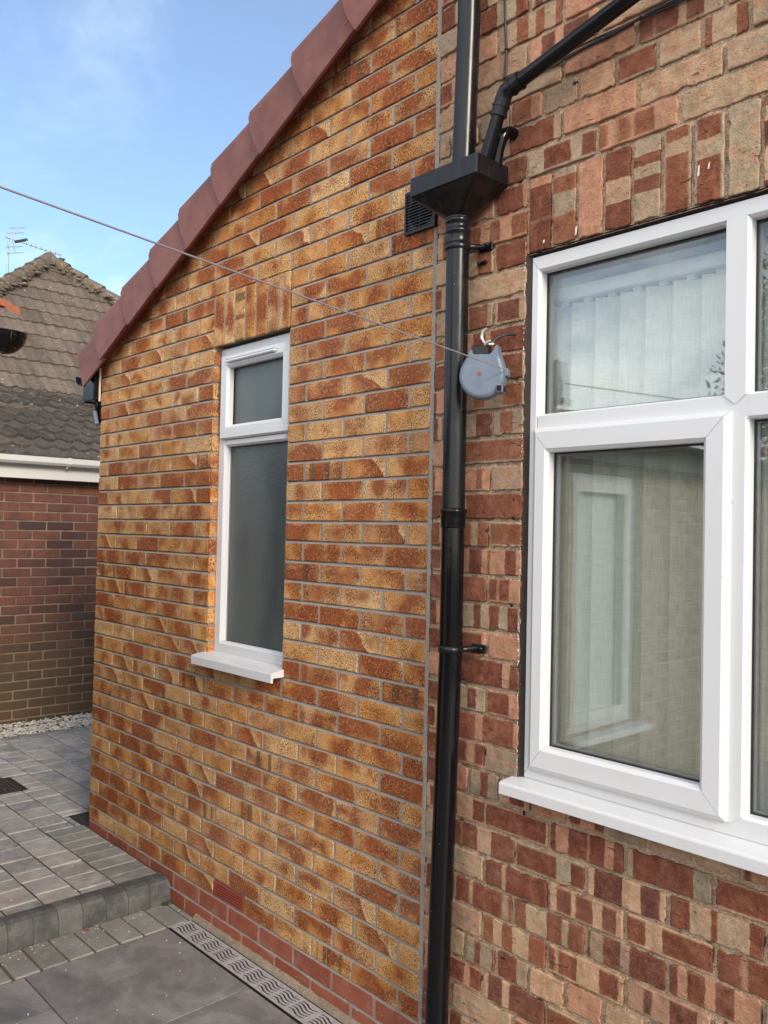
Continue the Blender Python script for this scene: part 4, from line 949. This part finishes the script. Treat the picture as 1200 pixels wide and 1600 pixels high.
tag(st.build('chippings', M['stone'], None, recalc=False), kind='stuff', label='strip of pale stone chippings along the foot of the neighbouring brick wall', cat='gravel')
# ================================================================ NEIGHBOURING BUNGALOW
nb = thing('neighbouring_bungalow', 'dark red brick bungalow with mossy tiled hipped roof beyond the paving', 'house', (-2.55, 1, ZU))
NX = -2.53; fr = lambda u, v, d: (NX-d, u, v); b = MB()
for k in range(-1, 27):
    z0 = -.07+k*.0745; perps = [.225*i-3+(.1125 if k % 2 else 0)+U(-.004, .004) for i in range(60)]
    for a, c_ in row_bricks(-2.6, 5.2, perps, .012): brick(b, fr, a, c_, z0, z0+.063, .001, U(-.001, .001), bev=.003, pts=(3, 2), rnd=(min(1, max(0, random.gauss(.5, .36))), random.random(), random.random(), 1))
b.build('wall', M['nbrick'], nb)
b = MB(); b.box(NX-5.4, NX-.005, -2.6, 5.2, -.4, 1.95); b.build('mortar', M['nmort'], nb)
b = MB(); b.box(NX, NX+.10, -2.7, 5.3, 1.900, 1.912); b.box(NX+.10, NX+.118, -2.7, 5.3, 1.895, 2.02, .002); b.build('fascia', M['upv'], nb)
gp = [(.045*math.cos(t), .045*math.sin(t)) for t in [math.pi+math.pi*i/10 for i in range(11)]]
gx_, gz_ = NX+.168, 2.065
sq = [(gx_-.046, gz_), (gx_-.040, gz_-.045), (gx_-.025, gz_-.058), (gx_+.025, gz_-.058), (gx_+.042, gz_-.040), (gx_+.046, gz_+.002), (gx_+.042, gz_+.002), (gx_+.038, gz_-.037), (gx_+.024, gz_-.054), (gx_-.024, gz_-.054), (gx_-.036, gz_-.042), (gx_-.042, gz_)]
b = MB(); b.prism(sq, -2.7, 5.3, 'y'); gt = b.build('gutter', M['upv'], nb)
for y in (-1.6, -.6, .80, 1.8, 2.8):
    b = MB(); b.prism([(p+(.003 if p > gx_ else -.003), q_+(-.003 if q_ < gz_-.01 else .004)) for p, q_ in sq[:6]], y-.010, y+.010, 'y'); b.tube([(gx_+.01, y, gz_-.06), (gx_-.0, y-.01, gz_-.078)], .006, 6); b.build('gutter_bracket', M['upv'], gt)
def tiled(mb, O, Rd, Ud, Nd, width, length, row=.33, per=.165, amp=.012, th=.022, lim=None, pts=8):
    """O origin at eaves; Rd along eaves, Ud up the slope, Nd normal; lim(s)->(a,b) range along Rd at slope distance s"""
    nr = int(math.ceil(length/row))
    for r_ in range(nr):
        s0 = r_*row; s1 = min(s0+row*1.12, length); a, b = lim((s0+min(s1, length))/2) if lim else (0, width)
        if b-a < .1: continue
        i0, i1 = int(a/per*pts), int(b/per*pts); vs = []; 
        for i in range(i0, i1+1):
            x = i*per/pts; ph = (i % pts)/pts; wv = amp*(max(0, math.sin(2*math.pi*ph))**.8 if math.sin(2*math.pi*ph) > 0 else -.25*math.sin(-2*math.pi*ph)*1.0)
            j = .004*mn.noise(Vector((x*3, r_*1.7, 0)))+(.005*mn.noise(Vector((int(i/pts/2)*5.3, r_*3.1, 7))))
            for s, h in ((s0+j*2, 0.0), (s0+j*2, th), (s1, .004)): vs.append(tuple(O+Rd*x+Ud*s+Nd*(h+wv+j)))
        n = i1-i0
        for c_ in range(0, n, pts*2):
            e_ = min(n, c_+pts*2); fs = []
            for i in range(c_, e_): fs += [(3*i, 3*i+3, 3*i+4, 3*i+1), (3*i+1, 3*i+4, 3*i+5, 3*i+2)]
            sub = vs[3*c_:3*e_+3]; mb.add(sub, [tuple(k_-3*c_ for k_ in f) for f in fs], rnd=(random.random(), random.random(), 0, 1))
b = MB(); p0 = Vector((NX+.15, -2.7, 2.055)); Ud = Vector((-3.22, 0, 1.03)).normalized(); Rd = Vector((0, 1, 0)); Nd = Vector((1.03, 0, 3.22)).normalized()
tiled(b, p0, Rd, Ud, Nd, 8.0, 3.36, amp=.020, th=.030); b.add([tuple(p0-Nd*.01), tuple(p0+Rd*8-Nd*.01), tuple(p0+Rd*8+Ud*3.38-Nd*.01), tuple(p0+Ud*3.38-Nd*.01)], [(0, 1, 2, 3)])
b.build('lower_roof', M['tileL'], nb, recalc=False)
AP = Vector((-8.2, 2.82, 5.42)); BX = -5.60; BZ = 3.075; HW = 2.9
b = MB(); sl_len = math.hypot(AP.x-BX, AP.z-BZ); Ud = Vector((AP.x-BX, 0, AP.z-BZ)).normalized(); Nd = Vector((-Ud.z*-1, 0, -Ud.x)).normalized()
Nd = Vector((Ud.z, 0, -Ud.x)); o_ = Vector((BX, AP.y-HW, BZ))
tiled(b, o_, Rd, Ud, Nd, 2*HW, sl_len, row=.32, per=.15, amp=.011, th=.026, lim=lambda s: (HW*s/sl_len, 2*HW-HW*s/sl_len))
b.add([tuple(o_-Nd*.01), tuple(o_+Rd*2*HW-Nd*.01), tuple(AP-Nd*.01)], [(0, 1, 2)])
for sg in (-1, 1):   # side slopes
    q0 = Vector((BX, AP.y+sg*HW, BZ)); q1 = Vector((BX-7, AP.y+sg*HW, BZ)); q2 = Vector((AP.x-4.4, AP.y, AP.z)); b.add([tuple(q0), tuple(q1), tuple(q2), tuple(AP)], [(0, 1, 2, 3)])
b.build('upper_roof', M['tileU'], nb, recalc=False)
for sg in (-1, 1):
    b = MB(); q0 = Vector((BX, AP.y+sg*HW, BZ)); d = AP-q0; L = d.length; n = int(L/.32)
    for i in range(n+1):
        a = q0+d*(i/(n+1)); c_ = q0+d*((i+1.12)/(n+1)); b.tube([a+Vector((0, 0, .03)), c_+Vector((0, 0, .015))], [.120, .100], 12)
        for j in range(14): t = a.lerp(c_, random.random()); b.ball(tuple(t+Vector((U(.02, .13), -sg*U(-.02, .13), U(-.03, .05)))), U(.018, .042), 6, 4, (1, 1.5, .6))
    b.build('hip_tiles', M['hip'], nb, recalc=False)
b = MB(); b.tube([AP+Vector((.02, 0, .03)), AP+Vector((-4.4, 0, .03))], .12, 12); b.build('ridge_tiles', M['hip'], nb)
# aerial
ae = thing('tv_aerial', 'thin television aerial on a mast above the neighbouring roof', 'aerial', (-9.0, 2.50, 4.6))
b = MB(); b.tube([(-9, 2.50, 4.3), (-9, 2.495, 5.93)], .014, 8); b.build('mast', M['alu'], ae)
b = MB(); A0 = Vector((-9, 2.44, 5.905)); A1 = Vector((-9.35, 3.30, 5.93)); A1 = Vector((-8.75, 3.20, 5.75)); b.tube([A0, A1], .010, 8)
el = (A1-A0).normalized(); up_ = Vector((0, 0, 1)); sd_ = el.cross(up_).normalized()
for i in range(8): p = A0.lerp(A1, .38+.62*i/7.0); b.tube([p-up_*.0, p+Vector((0, 0, .055))], .005, 6); b.tube([p-sd_*.09, p+sd_*.09], .004, 6)
b.build('boom', M['alu'], ae)
b = MB(); R1 = A0.lerp(A1, .13)
for s in (1, -1):
    q0 = R1; q1 = R1+Vector((0, .07, .19*s)) if s > 0 else R1+Vector((0, .05, -.20)); b.tube([q0, q1], .007, 6)
    for t in (.55, 1.0): p = q0.lerp(q1, t); b.tube([p-Vector((0, .12, .035)), p+Vector((0, .13, .035))], .005, 6)
b.build('reflector', M['alu'], ae)
b = MB(); p = A0.lerp(A1, .30); b.tube([p-Vector((0, .10, .02)), p+Vector((0, .08, .06))], .022, 8); b.build('dipole_box', M['iron'], ae)

# ================================================================ OUTBUILDING OPPOSITE (its gutter end shows at the left edge; the rest is mirrored in the panes)
ob = thing('brick_outbuilding', 'buff brick outbuilding, its black gutter end and red tiles poking in at the left edge', 'outbuilding', (1.62, -1.2, ZL))
OXF = 1.60; fr = lambda u, v, d: (OXF-d, u, v); b = MB(); wy0, wy1, wz0, wz1 = -2.62, -1.93, .42, 1.90
for k in range(-2, 28):
    z0 = k*.0745; perps = [.225*i-7.2+(.1125 if k % 2 else 0) for i in range(40)]
    for a, c_ in row_bricks(-7.0, -1.22, perps, .012):
        for s, e_ in cut(a, c_, [(wy0, wy1)] if wz0 < z0+.03 < wz1 else []): brick(b, fr, s, e_, z0, z0+.063, .001, 0, bev=.002, pts=(2, 2))
fr2 = lambda u, v, d: (u, -1.22-d, v)
for k in range(-2, 28):
    for a, c_ in row_bricks(-1.6, OXF-.003, [.225*i-2+(.1125 if k % 2 else 0) for i in range(20)], .012): brick(b, fr2, a, c_, k*.0745, k*.0745+.063, .001, 0, bev=.002, pts=(2, 2))
b.build('wall', M['obrick'], ob); b = MB()
b.box(-1.55, OXF-.006, -7.0, wy0, -.4, 2.0); b.box(-1.55, OXF-.006, wy1, -1.226, -.4, 2.0); b.box(-1.55, OXF-.006, wy0, wy1, -.4, wz0); b.box(-1.55, OXF-.006, wy0, wy1, wz1, 2.0); b.box(-1.55, OXF-.12, wy0, wy1, wz0, wz1); b.build('mortar', M['omort'], ob)
b = MB()
for (a0_, a1_, c0, c1, w_, x0, x1) in ((wy0, wy1, wz0, wz1, .06, OXF-.09, OXF-.03), (wy0+.05, wy1-.05, wz0+.05, wz1-.05, .06, OXF-.08, OXF-.015), ):
    b.box(x0, x1, a0_, a0_+w_, c0, c1, .004); b.box(x0, x1, a1_-w_, a1_, c0, c1, .004); b.box(x0, x1, a0_+w_, a1_-w_, c0, c0+w_, .004); b.box(x0, x1, a0_+w_, a1_-w_, c1-w_, c1, .004)
b.box(OXF-.05, OXF+.09, wy0-.05, wy1+.05, wz0-.035, wz0, .004)
ow = b.build('white_window', M['pvc'], ob); b = MB(); b.box(OXF-.075, OXF-.07, wy0+.1, wy1-.1, wz0+.1, wz1-.1); b.build('pane', M['opane'], ow)
b = MB(); b.box(OXF-.02, OXF+.10, -7.1, -1.17, 1.985, 2.0); b.box(OXF+.10, OXF+.12, -7.1, -1.17, 1.95, 2.07); b.build('fascia', M['iron'], ob)
b = MB(); vs = []; gx2, gz2 = OXF+.168, 2.093
for y in (-7.1, -1.09):
    for t in [math.pi+math.pi*i/12 for i in range(13)]: vs.append((gx2+.058*math.cos(t), y, gz2+.060*math.sin(t)))
b.add(vs, [(i, i+1, 14+i, 13+i) for i in range(12)]+[tuple(range(13, 26)), tuple(range(13))], smooth=False)
# bullnose end cap
vs = []; nn = 7
for j in range(nn):
    f = math.cos(math.pi/2*j/(nn-1)); yy_ = -1.09+.062*math.sin(math.pi/2*j/(nn-1))
    for t in [math.pi+math.pi*i/12 for i in range(13)]: vs.append((gx2+.060*math.cos(t)*max(f, .02), yy_, gz2+.062*math.sin(t)*max(f, .02)))
b.add(vs, [(j*13+i, j*13+i+1, (j+1)*13+i+1, (j+1)*13+i) for j in range(nn-1) for i in range(12)], smooth=True)
b.build('gutter', M['blk'], ob)
b = MB(); p0 = Vector((OXF+.19, -7.1, 2.150)); Ud = Vector((-1, 0, .22)).normalized(); Nd = Vector((.22, 0, 1)).normalized(); tiled(b, p0, Vector((0, 1, 0)), Ud, Nd, 6.06, 1.7, amp=.015, th=.02)
b.add([tuple(p0-Nd*.01), tuple(p0+Vector((0, 5.98, 0))-Nd*.01), tuple(p0+Vector((0, 5.98, 0))+Ud*1.7-Nd*.01), tuple(p0+Ud*1.7-Nd*.01)], [(0, 1, 2, 3)]); b.build('roof', M['otile'], ob, recalc=False)
# garden fence and tree behind the camera, seen only as reflections
fe = thing('garden_fence', 'weathered timber fence behind the photographer, mirrored in the window', 'fence', (4, -8.5, ZL)); b = MB()
for i in range(90): x = -3+i*.125; b.box(x, x+.12, -8.5, -8.48, ZL, 1.5+U(-.01, .01))
b.build('boards', M['wood'], fe)
def tree(x, y, h, rad, label, n=11000, lsz=.085, trunk=.16, asp=1.25):
    th = thing('garden_tree', label, 'tree', (x, y, ZL)); tb = MB(); tb.tube([(x, y, ZL), (x+.05, y, h*.35), (x, y+.05, h*.85)], [trunk, trunk*.8, trunk*.25], 10); cl = []
    for i in range(26):
        a = U(0, 6.28); zc = U(.32, .92)*h; rr_ = rad*(1-abs(zc/h-.58)*1.5)*U(.35, .95); c_ = Vector((x+rr_*math.cos(a), y+rr_*math.sin(a), zc)); cl.append((c_, rad*U(.22, .38))); tb.tube([(x, y, zc*.7), tuple(c_)], [trunk*.3, .02], 6)
    tb.build('trunk', M['bark'], th); lf = MB()
    for i in range(n):
        c_, r_ = random.choice(cl); d = Vector((random.gauss(0, 1), random.gauss(0, 1), random.gauss(0, .8))).normalized()*r_*random.random()**.4; p = c_+d; s = lsz*U(.5, 1)
        a = Vector((U(-1, 1), U(-1, 1), U(-1, .4))).normalized(); bb = a.cross(Vector((U(-1, 1), U(-1, 1), U(-1, 1)))).normalized()
        lf.add([p-a*s, p+bb*s*.35, p+a*s, p-bb*s*.35], [(0, 1, 2, 3)])
    lf.build('crown', M['leaf'], th, recalc=False)
tree(.62, -9.6, 5.8, 2.1, 'leafy green tree beyond the fence, mirrored in the upper pane')
